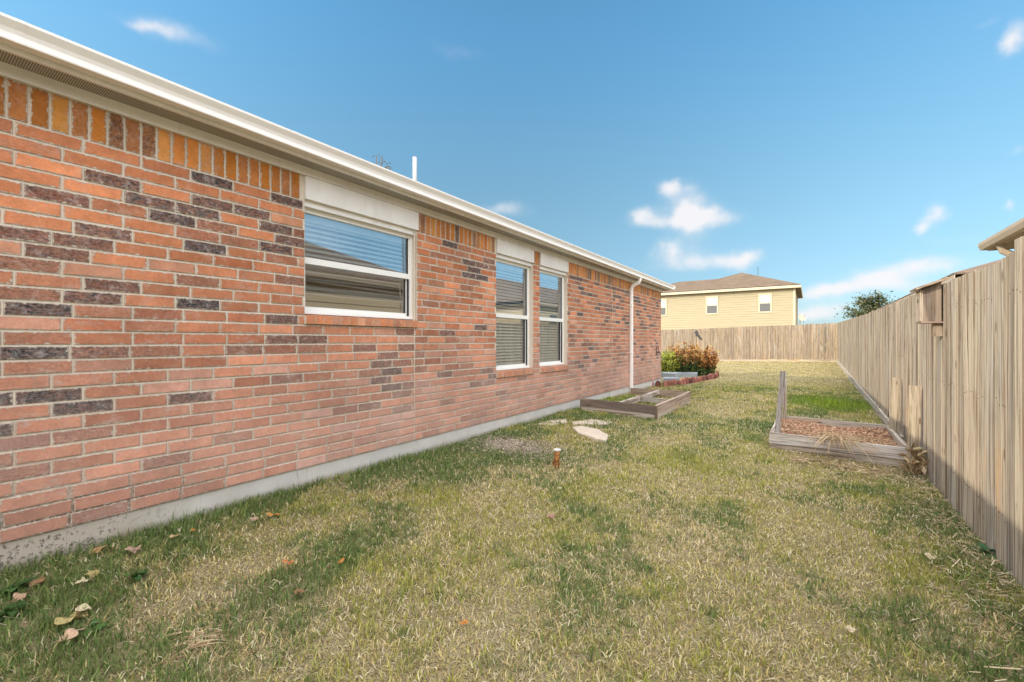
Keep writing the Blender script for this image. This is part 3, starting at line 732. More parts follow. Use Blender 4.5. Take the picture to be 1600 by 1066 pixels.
# ------------------------------------------------------------------ birdhouse on the fence
yb_ = 948 / (1478 - 1271) + .945 * math.tan(math.atan(471 / 680)); bx1 = fx(yb_) - .030; bx0 = bx1 - .118
bz0 = CAMZ + .172; bh = .30
bird = empty('birdhouse', (bx1, yb_, bz0)); tag(bird, 'small grey wooden birdhouse with a sloping roof, fixed high on the fence', 'birdhouse')
gw = (.17, .14, .115)
b = MB()
v = [(x, y, z) for y in (yb_, yb_ + .19) for (x, z) in ((bx0, bz0), (bx1, bz0), (bx1, bz0 + bh + .045), (bx0, bz0 + bh - .005))]
b.add(v, [(0, 1, 2, 3), (7, 6, 5, 4), (0, 4, 5, 1), (1, 5, 6, 2), (2, 6, 7, 3), (3, 7, 4, 0)], 0, gw, (.3, .6, .1)); part(b, 'box', WOODZ, bird)
b = MB(); b.bar((bx0 - .055, yb_ + .08, bz0 + bh - .012), (bx1 + .03, yb_ + .08, bz0 + bh + .068), .30, .018, col=(.36, .27, .19), att=(.1, .2, .3)); part(b, 'roof', WOODX, bird)
b = MB(); b.box(bx0 - .012, bx1 + .008, yb_ - .012, yb_ + .20, bz0 - .014, bz0 - .0005, col=(.33, .24, .20), att=(.8, .2, .3)); part(b, 'floor', WOODX, bird)
b = MB(); b.box(bx0 - .019, bx0 - .0005, yb_ + .002, yb_ + .188, bz0 + .002, bz0 + bh - .02, col=(.48, .40, .30), att=(.8, .9, .3)); part(b, 'front_board', WOODZ, bird)
b = MB(); b.tube([(bx0 - .0195, yb_ + .095, bz0 + .19), (bx0 - .0210, yb_ + .095, bz0 + .19)], .02, 14); part(b, 'entrance_hole', DARK, bird)
b = MB(); b.box(bx1 - .045, bx1 + .015, yb_ + .04, yb_ + .08, bz0 - .13, bz0 - .0145, col=(.3, .24, .18), att=(.5, .9, .3)); part(b, 'bracket', WOODZ, bird)

# ------------------------------------------------------------------ raised beds
PG = (.48, .43, .39)
def plank(mb, p0, p1, w, h, col=PG, mi=0): k_ = random.uniform(.92, 1.08); mb.bar(p0, p1, w, h, mi=mi, col=tuple(c * k_ for c in col), att=(random.random(), random.random(), random.random()))
# near the fence
bx0, bx1, by0, by1 = -.40, .862, 6.06, 7.45; gb = -.15
bed = empty('raised_bed', (bx0, by0, gb)); tag(bed, 'grey timber raised bed full of bark mulch beside the right fence', 'raised bed')
m = MB(); plank(m, (bx0, by0 + .012, gb + .033), (bx1, by0 + .012, gb + .013), .038, .118, (.55, .48, .41)); part(m, 'lower_front_plank', WOODX, bed)
m = MB(); plank(m, (bx0 - .005, by0 - .008, gb + .165), (bx1 + .005, by0 - .008, gb + .147), .038, .125, (.53, .49, .465)); part(m, 'upper_front_plank', WOODX, bed)
m = MB(); plank(m, (bx0 + .025, by1, gb + .13), (bx1 - .02, by1, gb + .11), .035, .22, (.45, .41, .36)); part(m, 'back_plank', WOODX, bed)
m = MB(); plank(m, (bx0 + .016, by0 + .022, gb + .12), (bx0 + .03, by1 + .02, gb + .13), .036, .20, (.5, .46, .4)); part(m, 'side_plank', WOODY, bed)
m = MB(); plank(m, (bx1 - .022, by0 + .022, gb + .115), (bx1 - .022, by1 - .02, gb + .105), .038, .20, (.47, .41, .33)); part(m, 'side_plank', WOODY, bed)
def along(px, py, Y): d = pray(px, py); t = Y / d[1]; return (d[0] * t, Y, CAMZ + d[2] * t)
m = MB(); plank(m, along(1214.5, 676, by0 + .06), along(1224, 580, by0 + .10), .05, .04, (.38, .355, .34)); part(m, 'corner_post', WOODZ, bed)
m = MB(); plank(m, along(1226.5, 660, by1 - .05), along(1227, 592, by1 - .05), .04, .04, (.52, .46, .40)); part(m, 'corner_post', WOODZ, bed)
# mulch and straw
def chips(n, region, zf, cols, ln=(.02, .06), wd=(.004, .012), tilt=.5, mb=None):
    mb = mb or MB()
    for _ in range(n):
        x, y = region(); z = zf(x, y); l = random.uniform(*ln); w = random.uniform(*wd); t = random.uniform(0, math.pi)
        e = random.uniform(-tilt, tilt); d = Vector((math.cos(t) * math.cos(e), math.sin(t) * math.cos(e), math.sin(e))); s = Vector((-math.sin(t), math.cos(t), random.uniform(-.4, .4))).normalized()
        c = random.choice(cols); k = random.uniform(.75, 1.25); p = Vector((x, y, z + random.uniform(0, .012)))
        up = d.cross(s).normalized() * w * .25
        v = [p - d * l / 2 - s * w / 2, p + d * l / 2 - s * w / 2, p + d * l / 2 + s * w / 2, p - d * l / 2 + s * w / 2]
        v2 = [q + up for q in v]
        mb.add(v + v2, [(3, 2, 1, 0), (4, 5, 6, 7), (0, 1, 5, 4), (1, 2, 6, 5), (2, 3, 7, 6), (3, 0, 4, 7)], 0, tuple(q * k for q in c))
    return mb
def mz(x, y): return gb + .165 + .02 * math.sin(x * 5 + y * 3) + .03 * math.exp(-((x - .3) ** 2 + (y - 6.35) ** 2) / .1)
mm = MB()
N = 14; vv = []; ff = []
for i in range(N + 1):
    for j in range(N + 1):
        x = bx0 + .035 + (bx1 - bx0 - .08) * i / N; y = by0 + .022 + (by1 - by0 - .045) * j / N; vv.append((x, y, mz(x, y) - .004))
for i in range(N):
    for j in range(N): q = i * (N + 1) + j; ff.append((q, q + N + 1, q + N + 2, q + 1))
mm.add(vv, ff, 0, (.16, .08, .05))
chips(4200, lambda: (random.uniform(bx0 + .05, bx1 - .06), random.uniform(by0 + .03, by1 - .03)), mz, [(.52, .28, .17), (.38, .18, .10), (.60, .40, .26), (.26, .12, .07), (.64, .47, .31)], mb=mm)
o = mm.build('mulch', STRAW); tag(o, 'red brown bark mulch filling the raised bed by the fence', 'mulch', kind='stuff')
def stalks(mb, base, n, spread, ln, w, cols, droop=1.0, dirf=None, up=(.2, 1.0)):
    for _ in range(n):
        t = dirf() if dirf else random.uniform(0, 2 * math.pi); l = random.uniform(*ln); e = random.uniform(*up)
        p = Vector(base) + Vector((random.gauss(0, spread), random.gauss(0, spread), 0)); pts = []; d = Vector((math.cos(t), math.sin(t), e)).normalized()
        for i in range(6): pts.append(p.copy()); p = p + d * l / 5; d = (d + Vector((random.uniform(-.1, .1), random.uniform(-.1, .1), -.28 * droop))).normalized()
        c = random.choice(cols); k = random.uniform(.8, 1.2)
        mb.tube(pts, [w, w * .9, w * .8, w * .7, w * .5, w * .25], 4, col=tuple(q * k for q in c))
SC = [(.58, .44, .27), (.50, .36, .20), (.64, .52, .36), (.42, .28, .16)]
m = MB(); sb = (.26, by0 + .06, gb + .235)
stalks(m, sb, 34, .03, (.22, .50), .005, SC, 1.0, lambda: random.gauss(-1.57, .55), (.05, .45))
stalks(m, sb, 70, .10, (.10, .40), .003, SC, .8, None, (.0, .5))
for _ in range(170):
    x = random.uniform(-.25, .8); y = random.uniform(by0 + .05, by0 + .75); stalks(m, (x, y, mz(x, y) + .01), 1, .01, (.1, .28), .0028, SC, .5, None, (0, .2))
o = m.build('straw_bundle', STRAW); tag(o, 'tuft of long dry stalks spilling over the front of the mulch bed', 'dry stalks')
# beside the house
ax0, ax1, ay0, ay1 = -3.18, -1.93, 6.70, 8.86
bed2 = empty('raised_bed', (ax0, ay0, 0)); tag(bed2, 'low timber planter frame with dividers and grass inside, set against the brick wall', 'raised bed')
z = -.02; DKW = (.15, .115, .10); LW = (.56, .49, .43); PK = (.44, .33, .27)
m = MB(); plank(m, (ax0, ay0 + .012, z + .046), (ax1 - .02, ay0 + .012, z + .021), .038, .11, LW); part(m, 'lower_front_plank', WOODX, bed2)
m = MB(); plank(m, (ax0 - .01, ay0 - .006, z + .165), (ax1 - .02, ay0 - .006, z + .145), .038, .125, DKW); part(m, 'upper_front_plank', WOODX, bed2)
m = MB(); plank(m, (ax1, ay0 + .02, z + .03), (ax1 + .01, ay1, z + .03), .038, .11, (.55, .47, .38)); part(m, 'side_plank', WOODY, bed2)
m = MB(); plank(m, (ax1 + .003, ay0 - .022, z + .15), (ax1 + .013, ay1 + .02, z + .155), .038, .13, PK); part(m, 'side_plank', WOODY, bed2)
m = MB(); plank(m, (ax0 + .1, ay1, z + .14), (ax1 - .02, ay1, z + .14), .034, .15, (.26, .20, .16)); part(m, 'back_plank', WOODX, bed2)
m = MB(); plank(m, (-2.53, ay0 + .02, z + .165), (-2.50, ay1 - .02, z + .165), .04, .09, LW); part(m, 'divider', WOODY, bed2)
m = MB(); plank(m, (-2.49, 7.70, z + .16), (ax1 - .02, 7.62, z + .15), .04, .09, (.42, .38, .34)); part(m, 'divider', WOODX, bed2)
m = MB(); m.box(ax1 - .018, ax1 + .024, ay0 - .030, ay0 - .0265, z - .03, z + .20, col=(.10, .07, .055), att=(.1, .1, .1)); part(m, 'end_post', WOODZ, bed2)
# stakes leaning on the fence
def stake(px, ytop, ybot, w, dist, label, col):
    x, y, zz = gpt(px, ybot); X = fx(0) - dist
    d = pray(px, 533); t = X / d[0]; x, y = X, d[1] * t; zt = CAMZ + (533 - ytop) / 680 * t
    m = MB(); plank(m, (x, y, gzf(x, y) - .06), (x + .02, y, zt), .022, w, col); o = m.build('wooden_stake', WOODZ, loc=(x, y, gzf(x, y))); tag(o, label, 'stake')
stake(1396, 590, 678, .10, .075, 'short pale board standing against the fence behind the mulch bed', (.42, .36, .27))
stake(1426, 603, 705, .095, .075, 'short pale board standing against the fence at the near corner of the mulch bed', (.44, .375, .28))

# ------------------------------------------------------------------ rusty pipe stub
x, y, zg = gpt(870, 731)
pipe = empty('rusty_pipe', (x, y, zg)); tag(pipe, 'short rusty pipe stub standing in the lawn', 'pipe')
a = M('rust', .85, .2); n = a.noise(a.pos(), 60, 5, .7); a.color(a.mix(a.ramp(n, .4, .6), (.16, .06, .025), (.45, .22, .07))); a.bump(n, .6, .004); RUST = a.m
m = MB(); m.tube([(x, y, zg - .05), (x, y, zg + .09), (x + .004, y, zg + .165)], [.026, .025, .030], 12); part(m, 'stub', RUST, pipe, True)
m = MB(); m.tube([(x - .01, y, zg + .10), (x - .034, y - .01, zg + .05), (x - .03, y - .01, zg - .01)], .009, 6); part(m, 'side_rod', RUST, pipe)
m = MB(); m.tube([(x + .004, y, zg + .1655), (x + .004, y, zg + .178)], [.036, .034], 12); part(m, 'cap', CONC, pipe)

# ------------------------------------------------------------------ flat stones
STONE = simple('tan_stone', (.55, .46, .37), .9, .3, 14, .6)
def stone(pts, h, label, grp='flat stones sunk in the lawn'):
    P2 = [gpt(*p) for p in pts]; cx = sum(p[0] for p in P2) / len(P2); cy = sum(p[1] for p in P2) / len(P2); cz = gzf(cx, cy)
    m = MB(); n = len(P2); ring = []
    P3 = []
    for i in range(n):
        a_, b_ = P2[i], P2[(i + 1) % n]
        for k in range(4): t = k / 4; P3.append((a_[0] + (b_[0] - a_[0]) * t + random.uniform(-.008, .008), a_[1] + (b_[1] - a_[1]) * t + random.uniform(-.012, .012)))
    n = len(P3); v = []
    for s_, zz_ in ((1.0, -.03), (1.0, h * .7), (.965, h * .95), (.6, h + .004)):
        v += [(cx + (p[0] - cx) * s_, cy + (p[1] - cy) * s_, gzf(p[0], p[1]) + zz_ + random.uniform(-.002, .002)) for p in P3]
    v.append((cx, cy, cz + h + .004)); f = []
    for r_ in range(3):
        for i in range(n): f.append((r_ * n + i, r_ * n + (i + 1) % n, (r_ + 1) * n + (i + 1) % n, (r_ + 1) * n + i))
    for i in range(n): f.append((3 * n + i, 3 * n + (i + 1) % n, 4 * n))
    m.add(v, f); o = m.build('flat_stone', STONE, loc=(cx, cy, cz)); tag(o, label, 'stone', grp)
stone([(894, 672), (908, 669), (935, 675), (951, 684), (947, 693), (925, 688), (903, 680)], .04, 'long tan flat stone lying nearest the camera of the three in the grass')
stone([(893, 661), (925, 657), (957, 661), (948, 665), (920, 664.5), (897, 665)], .02, 'thin tan flat stone in the grass just behind the longest one')
stone([(840, 663), (858, 659), (884, 657), (886, 662), (868, 665), (848, 666)], .02, 'thin tan flat stone in the grass closest to the brick wall')

# ------------------------------------------------------------------ flower bed past the house corner
a = M('red_edging_concrete', .9, .15); oi = a.node('ShaderNodeObjectInfo'); nn = a.noise(a.pos(), 20, 5, .7)
a.color(a.scale(a.mix(a.ramp(nn, .5, .7, 0, .6), (.26, .095, .075), (.42, .33, .29)), a.ramp(oi.outputs['Random'], 0, 1, .45, 1.35))); a.bump(nn, .6, .01); EDGE = a.m
def edgeblock(loc, rot):
    m = MB(); n = 7; v = []
    pr = [(-.062, -.06)] + [(-.062 + .124 * i / n, .115 + .05 * math.sin(math.pi * i / n)) for i in range(n + 1)] + [(.062, -.06)]
    for y_ in (-.035, .035): v += [(p[0], y_, p[1]) for p in pr]
    k = len(pr); m.add(v, [tuple(range(k)), tuple(range(2 * k - 1, k - 1, -1))] + [(i, k + i, k + (i + 1) % k, (i + 1) % k) for i in range(k)])
    return m.build('edging_block', EDGE)
eb = edgeblock((0, 0, 0), 0); ei = 0
path = [gpt(1012, 604), gpt(1040, 604.5), gpt(1058, 602), gpt(1085, 598), gpt(1105, 594), gpt(1120, 590.5), gpt(1122, 586)]
path = [(p[0], p[1]) for p in path]
acc = 0; step = .178; prev = Vector(path[0]); s_ = 0
seglen = [(Vector(path[i + 1]) - Vector(path[i])).length for i in range(len(path) - 1)]; tot = sum(seglen); q = .09
while q < tot - .05:
    r_ = q; i = 0
    while r_ > seglen[i]: r_ -= seglen[i]; i += 1
    d = (Vector(path[i + 1]) - Vector(path[i])).normalized(); p = Vector(path[i]) + d * r_
    o = eb if ei == 0 else eb.copy()
    if ei: COL.objects.link(o)
    o.location = (p.x, p.y, gzf(p.x, p.y) + random.uniform(-.04, .015)); o.rotation_euler = (random.uniform(-.15, .15), random.uniform(-.04, .04), math.atan2(d.y, d.x))
    tag(o, 'red scalloped concrete block in the edging round the flower bed past the house corner', 'edging block', 'edging blocks round the flower bed'); ei += 1; q += step
PAVE = simple('grey_paver', (.30, .33, .36), .8, .15, 6, .3)
def paver(px, py, sx_, sy_, h, rot, label):
    x, y, zz = gpt(px, py); m = MB(); m.box(-sx_ / 2, sx_ / 2, -sy_ / 2, sy_ / 2, -.02, h, j=.008); o = m.build('paver', PAVE); o.location = (x, y, zz); o.rotation_euler = (.03, -.02, rot)
    tag(o, label, 'paver', 'loose grey pavers in the flower bed')
paver(1049, 597, .42, .32, .12, .2, 'flat pale grey paver at the front corner of the flower bed edging')
paver(1047, 589.5, .5, .45, .15, -.1, 'darker grey paver lying by the house corner under the yellow shrub')
paver(1074, 588.5, .6, .35, .13, .15, 'pale grey paver lying in front of the brown stalks of the flower bed')
# plants
def leafquad(mb, p, d, up, l, w, c, mi=0):
    d = d.normalized(); s = d.cross(up); s = s.normalized() if s.length > 1e-3 else Vector((1, 0, 0)); n = s.cross(d)
    a_ = p + d * l * .45 + s * w / 2 + n * l * .08; b_ = p + d * l * .45 - s * w / 2 + n * l * .08; e = p + d * l - n * l * .10
    mb.add([p, a_, e, b_], [(0, 1, 2), (0, 2, 3)], mi, c)
def rv(): return Vector((random.gauss(0, 1), random.gauss(0, 1), random.gauss(0, 1))).normalized()
def clump(name, label, cx, cy, rx, ry, h, nst, leafcols, stemcols, nl, lsz, leaf_lo=.3, cat='plant', spread=.25):
    zz = gzf(cx, cy); root = empty(name, (cx, cy, zz)); tag(root, label, cat)
    st = MB(); lf = MB()
    for _ in range(nst):
        t = random.uniform(0, 2 * math.pi); r_ = math.sqrt(random.random()); x0 = cx + rx * .8 * r_ * math.cos(t); y0 = cy + ry * .8 * r_ * math.sin(t)
        hh = h * random.uniform(.65, 1.0) * (1 - .25 * r_); x1 = x0 + random.gauss(0, spread) * hh * .5 + (x0 - cx) * .25; y1 = y0 + random.gauss(0, spread) * hh * .5 + (y0 - cy) * .25
        pts = [(x0 + (x1 - x0) * s * s, y0 + (y1 - y0) * s * s, zz - .02 + hh * s) for s in (0, .35, .7, 1)]
        st.tube(pts, [.011, .009, .007, .003], 5, col=random.choice(stemcols))
        for _k in range(nl):
            s = random.uniform(leaf_lo, 1.02); p = Vector((x0 + (x1 - x0) * s * s, y0 + (y1 - y0) * s * s, zz + hh * s)); d = rv(); d.z = d.z * .6 + .15
            cc = leafcols(s, random.random()); leafquad(lf, p + rv() * .02, d, rv(), random.uniform(.6, 1.2) * lsz, random.uniform(.35, .55) * lsz, cc)
    part(st, 'stem', LEAF, root); part(lf, 'foliage', LEAF, root); return root
OR = [(.78, .50, .16), (.70, .38, .12), (.72, .46, .2)]+[(.50, .22, .06), (.58, .32, .11), (.40, .15, .05), (.30, .11, .05), (.62, .42, .18)]
RB = [(.66, .34, .11), (.60, .26, .08)]+[(.26, .07, .035), (.36, .12, .05), (.48, .20, .08), (.16, .05, .03)]
GR = [(.06, .09, .03), (.09, .13, .04), (.04, .06, .025), (.14, .20, .05)]
YG = [(.55, .56, .06), (.65, .62, .10), (.40, .45, .06), (.65, .65, .25)]
def jit(c): k_ = random.uniform(.72, 1.28); return tuple(v * k_ * random.uniform(.93, 1.07) for v in c)
x1_, y1_, _z = gpt(1048, 588); clump('yellow_shrub', 'yellow green leafy shrub at the house corner in the flower bed', x1_ - .12, y1_ + .35, .32, .5, 1.0, 60, lambda s, k: jit(random.choice(YG if k < .85 else GR)), GR, 26, .10, .05, 'shrub')
x1_, y1_, _z = gpt(1072, 588); clump('flowering_plant', 'tall orange and tan topped plant with dark green stalks in the flower bed', x1_ - .10, y1_ + .35, .50, .5, 1.30, 80, lambda s, k: jit(random.choice(OR)) if s > .55 + .2 * k - .1 else jit(random.choice(GR)), GR, 24, .11, .10)
x1_, y1_, _z = gpt(1099, 588); clump('flowering_plant', 'red brown leafy plant at the right end of the flower bed', x1_ - .02, y1_ + .25, .42, .5, 1.08, 66, lambda s, k: jit(random.choice(RB + OR[:2])) if s > .42 + .2 * k - .1 else jit(random.choice(GR)), GR, 24, .11, .10)
# arching leaves at the edge
x1_, y1_, z1_ = gpt(1117, 588); root = MB()
for i in range(9):
    t = random.uniform(-1.2, 1.6); l = random.uniform(.35, .8); p = Vector((x1_ - .15 + random.gauss(0, .05), y1_ + .1, z1_)); d = Vector((math.cos(t) * .6, math.sin(t) * .5, 1)).normalized(); pts = []
    for k in range(7): pts.append(p.copy()); p = p + d * l / 6; d = (d + Vector((math.cos(t) * .16, math.sin(t) * .1, -.22))).normalized()
    c = random.choice([(.45, .42, .12), (.30, .28, .10), (.55, .45, .22), (.16, .2, .07)])
    for k in range(6):
        w0, w1 = .016 * math.sin(math.pi * (k + .6) / 7), .016 * math.sin(math.pi * min(k + 1.6, 6.9) / 7); s = Vector((-math.sin(t), math.cos(t), 0))
        a_, b_ = pts[k], pts[k + 1]; root.add([a_ - s * w0, a_ + s * w0, b_ + s * w1, b_ - s * w1], [(0, 1, 2, 3)], 0, c)
o = root.build('arching_plant', LEAF, loc=(x1_, y1_, z1_)); tag(o, 'thin arching strap leaves drooping over the right end of the brick edging', 'plant')
# dark ornament on a stake above the plants
x1_, y1_, z1_ = gpt(1088, 586.5); y1_ += .5
t_ = y1_ / pray(1088, 533)[1]; x1_ = pray(1088, 533)[0] * t_; sc_ = t_ / 680; zt = CAMZ + 10 * sc_
orn = empty('garden_ornament', (x1_, y1_, z1_)); tag(orn, 'dark drooping leaf shaped ornament on a thin stake above the flower bed', 'ornament')
m = MB(); m.tube([(x1_, y1_, z1_ - .05), (x1_, y1_, zt)], .005, 6); part(m, 'stake', DARK, orn)
rt = Vector((math.cos(TH), math.sin(TH), 0)); m = MB(); q = [(-3, 3), (0, 7), (3, 5), (4, 0), (8, -5), (10, -9), (6, -8), (2, -3), (-1, -2), (0, 2), (-3, 1)]
bk_ = Vector((-math.sin(TH), math.cos(TH), 0)) * .03; v = [Vector((x1_, y1_, zt)) + rt * a_ * sc_ + Vector((0, 0, b_ * sc_)) for a_, b_ in q]; k = len(q)
m.add(v + [p + bk_ for p in v], [tuple(range(k)), tuple(range(2 * k - 1, k - 1, -1))] + [(i, k + i, k + (i + 1) % k, (i + 1) % k) for i in range(k)]); part(m, 'drooping_leaf', simple('dark_grey_metal', (.09, .08, .08), .6, .2, 20, .2), orn)

# ------------------------------------------------------------------ far yellow house
def lap(mb, x0, x1, y0, y1, z0, z1, side, pitch=.20):
    """clapboards on one wall. side: 'S' face -Y, 'W' face -X, 'E' face +X, 'N' face +Y"""
    z = z0
    while z < z1 - .01:
        zt = min(z + pitch, z1)
        if side == 'S': v = [(x0, y0, z), (x1, y0, z), (x1, y0 - .035, z), (x0, y0 - .035, z), (x0, y0, zt), (x1, y0, zt), (x1, y0 - .006, zt), (x0, y0 - .006, zt)]
        elif side == 'N': v = [(x0, y1, z), (x1, y1, z), (x1, y1 + .022, z), (x0, y1 + .022, z), (x0, y1, zt), (x1, y1, zt), (x1, y1 + .006, zt), (x0, y1 + .006, zt)]
        elif side == 'W': v = [(x0, y0, z), (x0, y1, z), (x0 - .035, y1, z), (x0 - .035, y0, z), (x0, y0, zt), (x0, y1, zt), (x0 - .006, y1, zt), (x0 - .006, y0, zt)]
        else: v = [(x1, y0, z), (x1, y1, z), (x1 + .022, y1, z), (x1 + .022, y0, z), (x1, y0, zt), (x1, y1, zt), (x1 + .006, y1, zt), (x1 + .006, y0, zt)]
        mb.add(v, [(0, 1, 2, 3), (7, 6, 5, 4), (3, 2, 6, 7), (0, 4, 5, 1), (0, 3, 7, 4), (1, 5, 6, 2)]); z = zt
UPPANE = M('far_window_upper', .15, .8); UPPANE.color((.42, .43, .46)); UPPANE = UPPANE.m  # one pale grey colour over the whole upper pane
LOPANE = M('far_window_screen', .4, .4); LOPANE.color((.13, .13, .13)); LOPANE = LOPANE.m
yh = empty('yellow_house', (-1.0, 40.5, 0)); tag(yh, 'two storey yellow lap sided house with a brown hip roof behind the far fence', 'house')
YX1, YX0, YY0, YY1 = -1.0, -14.6, 40.5, 50.5; EZ = 5.42
w_ = MB(); w_.box(YX0, YX1, YY0, YY1, 0, EZ); lap(w_, YX0, YX1, YY0, YY1, .2, EZ - .05, 'S'); lap(w_, YX0, YX1, YY0, YY1, .2, EZ - .05, 'E'); part(w_, 'wall', YELLOW, yh)
m = MB(); m.box(YX1 - .10, YX1 + .045, YY0 - .045, YY0 + .10, .1, EZ - .04); part(m, 'corner_trim', CREAM, yh)
def fronty(px): u = (px - 800) / 680; zc = YY0 / (math.cos(TH) + u * math.sin(TH)); return zc * (-math.sin(TH) + u * math.cos(TH)), zc
for (pa, pb) in ((1185, 1206), (1103, 1122.5), (1023, 1042)):
    xa, za = fronty(pa); xb, zb_ = fronty(pb); zt = CAMZ + (533 - 458) / 680 * za if pa > 1150 else CAMZ + (533 - 461.5) / 680 * za; zt = 5.0; zl = zt - 1.55
    wo_ = empty('window'); wo_.parent = yh; wo_.location = Vector((xa, YY0, zl)) - Vector(yh.location)
    m = MB(); t = .10; y0_, y1_2 = YY0 - .065, YY0 - .0
    m.box(xa, xa + t, y0_, y1_2, zl, zt); m.box(xb - t, xb, y0_, y1_2, zl, zt); m.box(xa + t, xb - t, y0_, y1_2, zt - t, zt); m.box(xa + t, xb - t, y0_, y1_2, zl, zl + t); m.box(xa + t, xb - t, y0_ + .01, y1_2, (zl + zt) / 2 - .03, (zl + zt) / 2 + .03)
    part(m, 'frame', CREAM, wo_)
    m = MB(); m.box(xa + t, xb - t, YY0 - .042, YY0 - .036, (zl + zt) / 2 + .03, zt - t); part(m, 'upper_pane', UPPANE, wo_)
    m = MB(); m.box(xa + t, xb - t, YY0 - .042, YY0 - .036, zl + t, (zl + zt) / 2 - .03); part(m, 'lower_pane', LOPANE, wo_)
OV = .42
rx0, rx1, ry0, ry1 = YX0 - OV, YX1 + OV, YY0 - OV, YY1 + OV
m = MB(); za = CAMZ + 6.45; zr = CAMZ + 5.90; ze = EZ + .12
ax_, ay_ = -5.35, 46.1; px0 = -10.6
v = [(px0, ry0, ze), (rx1, ry0, ze), (rx1, ry1 + .6, ze), (px0, ry1 + .6, ze), (ax_, ay_, za)]
m.add(v, [(0, 1, 4), (1, 2, 4), (2, 3, 4), (3, 0, 4), (3, 2, 1, 0)])
v = [(rx0, ry0 - .004, ze - .003), (px0 + .8, ry0 - .004, ze - .003), (px0 + .8, ry1, ze - .003), (rx0, ry1, ze - .003), (rx0 + 4.3, 45.2, zr), (-6.6, 45.2, zr)]
m.add(v, [(0, 1, 5, 4), (1, 2, 5), (2, 3, 4, 5), (3, 0, 4), (3, 2, 1, 0)])
part(m, 'roof', SHINGLE, yh)
m = MB(); m.box(rx0, rx1, ry0, ry0 + .04, EZ - .12, ze - .042); m.box(rx1 - .04, rx1, ry0 + .042, ry1, EZ - .12, ze - .042); part(m, 'fascia', CREAM, yh)
m = MB(); m.box(rx0 + .05, rx1 - .05, ry0 + .05, ry1 - .05, EZ - .10, EZ - .06); part(m, 'soffit', simple('shadow_dark_soffit', (.16, .12, .08), .8, .1, 3, 0), yh)  # eave shadow put into the soffit's dark colour
m = MB(); m.tube([(ax_ + 1.4, ay_ - .5, za - .7), (ax_ + 1.4, ay_ - .5, za + .35)], .02, 6); part(m, 'roof_antenna', DARK, yh)
m = MB(); m.box(YX1 + .04, YX1 + .9, YY0 + .3, YY0 + 3.5, .1, 2.28); part(m, 'side_lean_to', DARK, yh)
# satellite dish
dx_, dz_ = fronty(1250); dish = empty('satellite_dish', (dx_, YY0 + .6, 0)); tag(dish, 'small cream satellite dish beside the right wall of the yellow house', 'satellite dish')
m = MB(); m.tube([(dx_, YY0 + .6, 0), (dx_, YY0 + .6, 2.85)], .03, 8); part(m, 'mast', CREAM, dish)
m = MB(); v = [(dx_ + .10, YY0 + .5, 2.95)]; f = []
nrm = Vector((.5, -.7, .5)).normalized(); s1 = nrm.cross(Vector((0, 0, 1))).normalized(); s2 = s1.cross(nrm)
c0 = Vector((dx_ + .1, YY0 + .45, 2.95))
for r_ in (.14, .28):
    for k in range(14): t = 2 * math.pi * k / 14; v.append(tuple(c0 + s1 * math.cos(t) * r_ + s2 * math.sin(t) * r_ + nrm * (r_ * r_ * .7)))
v[0] = tuple(c0)
for k in range(14): f += [(0, 1 + k, 1 + (k + 1) % 14), (1 + k, 15 + k, 15 + (k + 1) % 14, 1 + (k + 1) % 14)]
m.add(v, f); part(m, 'reflector', CREAM, dish, True)
m = MB(); m.tube([tuple(c0 - s2 * .35), tuple(c0 + nrm * .45)], .015, 6); part(m, 'feed_arm', DARK, dish)

# ------------------------------------------------------------------ neighbours behind the right fence
def nhouse(name, label, x0, x1, y0, y1, ez, ov, rise, run, roofm, wins=()):
    h = empty(name, (x0, y0, -.15)); tag(h, label, 'house')
    w_ = MB(); w_.box(x0, x1, y0, y1, -.3, ez); lap(w_, x0, x1, y0, y1, -.1, ez - .02, 'W'); lap(w_, x0, x1, y0, y1, -.1, ez - .02, 'N'); part(w_, 'wall', TAN, h)
    part(hip(x0 - ov, x1 + ov, y0 - ov, y1 + ov, ez + .165, rise, run, .045), 'roof', roofm, h)
    m = MB(); m.box(x0 - ov + .01, x0 - ov + .03, y0 - ov + .01, y1 + ov - .01, ez - .03, ez + .118); m.box(x0 - ov + .031, x1 + ov, y1 + ov - .03, y1 + ov - .01, ez - .03, ez + .118); part(m, 'fascia', FASC, h)
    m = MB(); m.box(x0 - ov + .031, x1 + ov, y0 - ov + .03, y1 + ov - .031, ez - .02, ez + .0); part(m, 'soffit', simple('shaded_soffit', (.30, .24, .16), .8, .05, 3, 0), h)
    for (ya, yb, za, zb) in wins:
        wo2 = empty('window'); wo2.parent = h; wo2.location = Vector((x0, ya, za)) - Vector(h.location)
        m = MB(); m.box(x0 - .065, x0 - .036, ya, yb, za, za + .06); m.box(x0 - .065, x0 - .036, ya, yb, zb - .06, zb); m.box(x0 - .065, x0 - .036, ya, ya + .06, za + .06, zb - .06); m.box(x0 - .065, x0 - .036, yb - .06, yb, za + .06, zb - .06); part(m, 'frame', CREAM, wo2)
        m = MB(); m.box(x0 - .045, x0 - .0355, ya + .06, yb - .06, za + .06, zb - .06); part(m, 'pane', LOPANE, wo2)
    return h
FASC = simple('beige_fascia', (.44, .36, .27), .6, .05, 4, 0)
nh = nhouse('tan_house', 'tan house whose roof corner and gutter elbow peek over the fence at right', 2.72, 12.5, -5.0, 9.50, CAMZ + 1.45, .42, 2.3, 5.2, SHINGLE, [(-2.2, -1.2, 1.0, 2.3)])
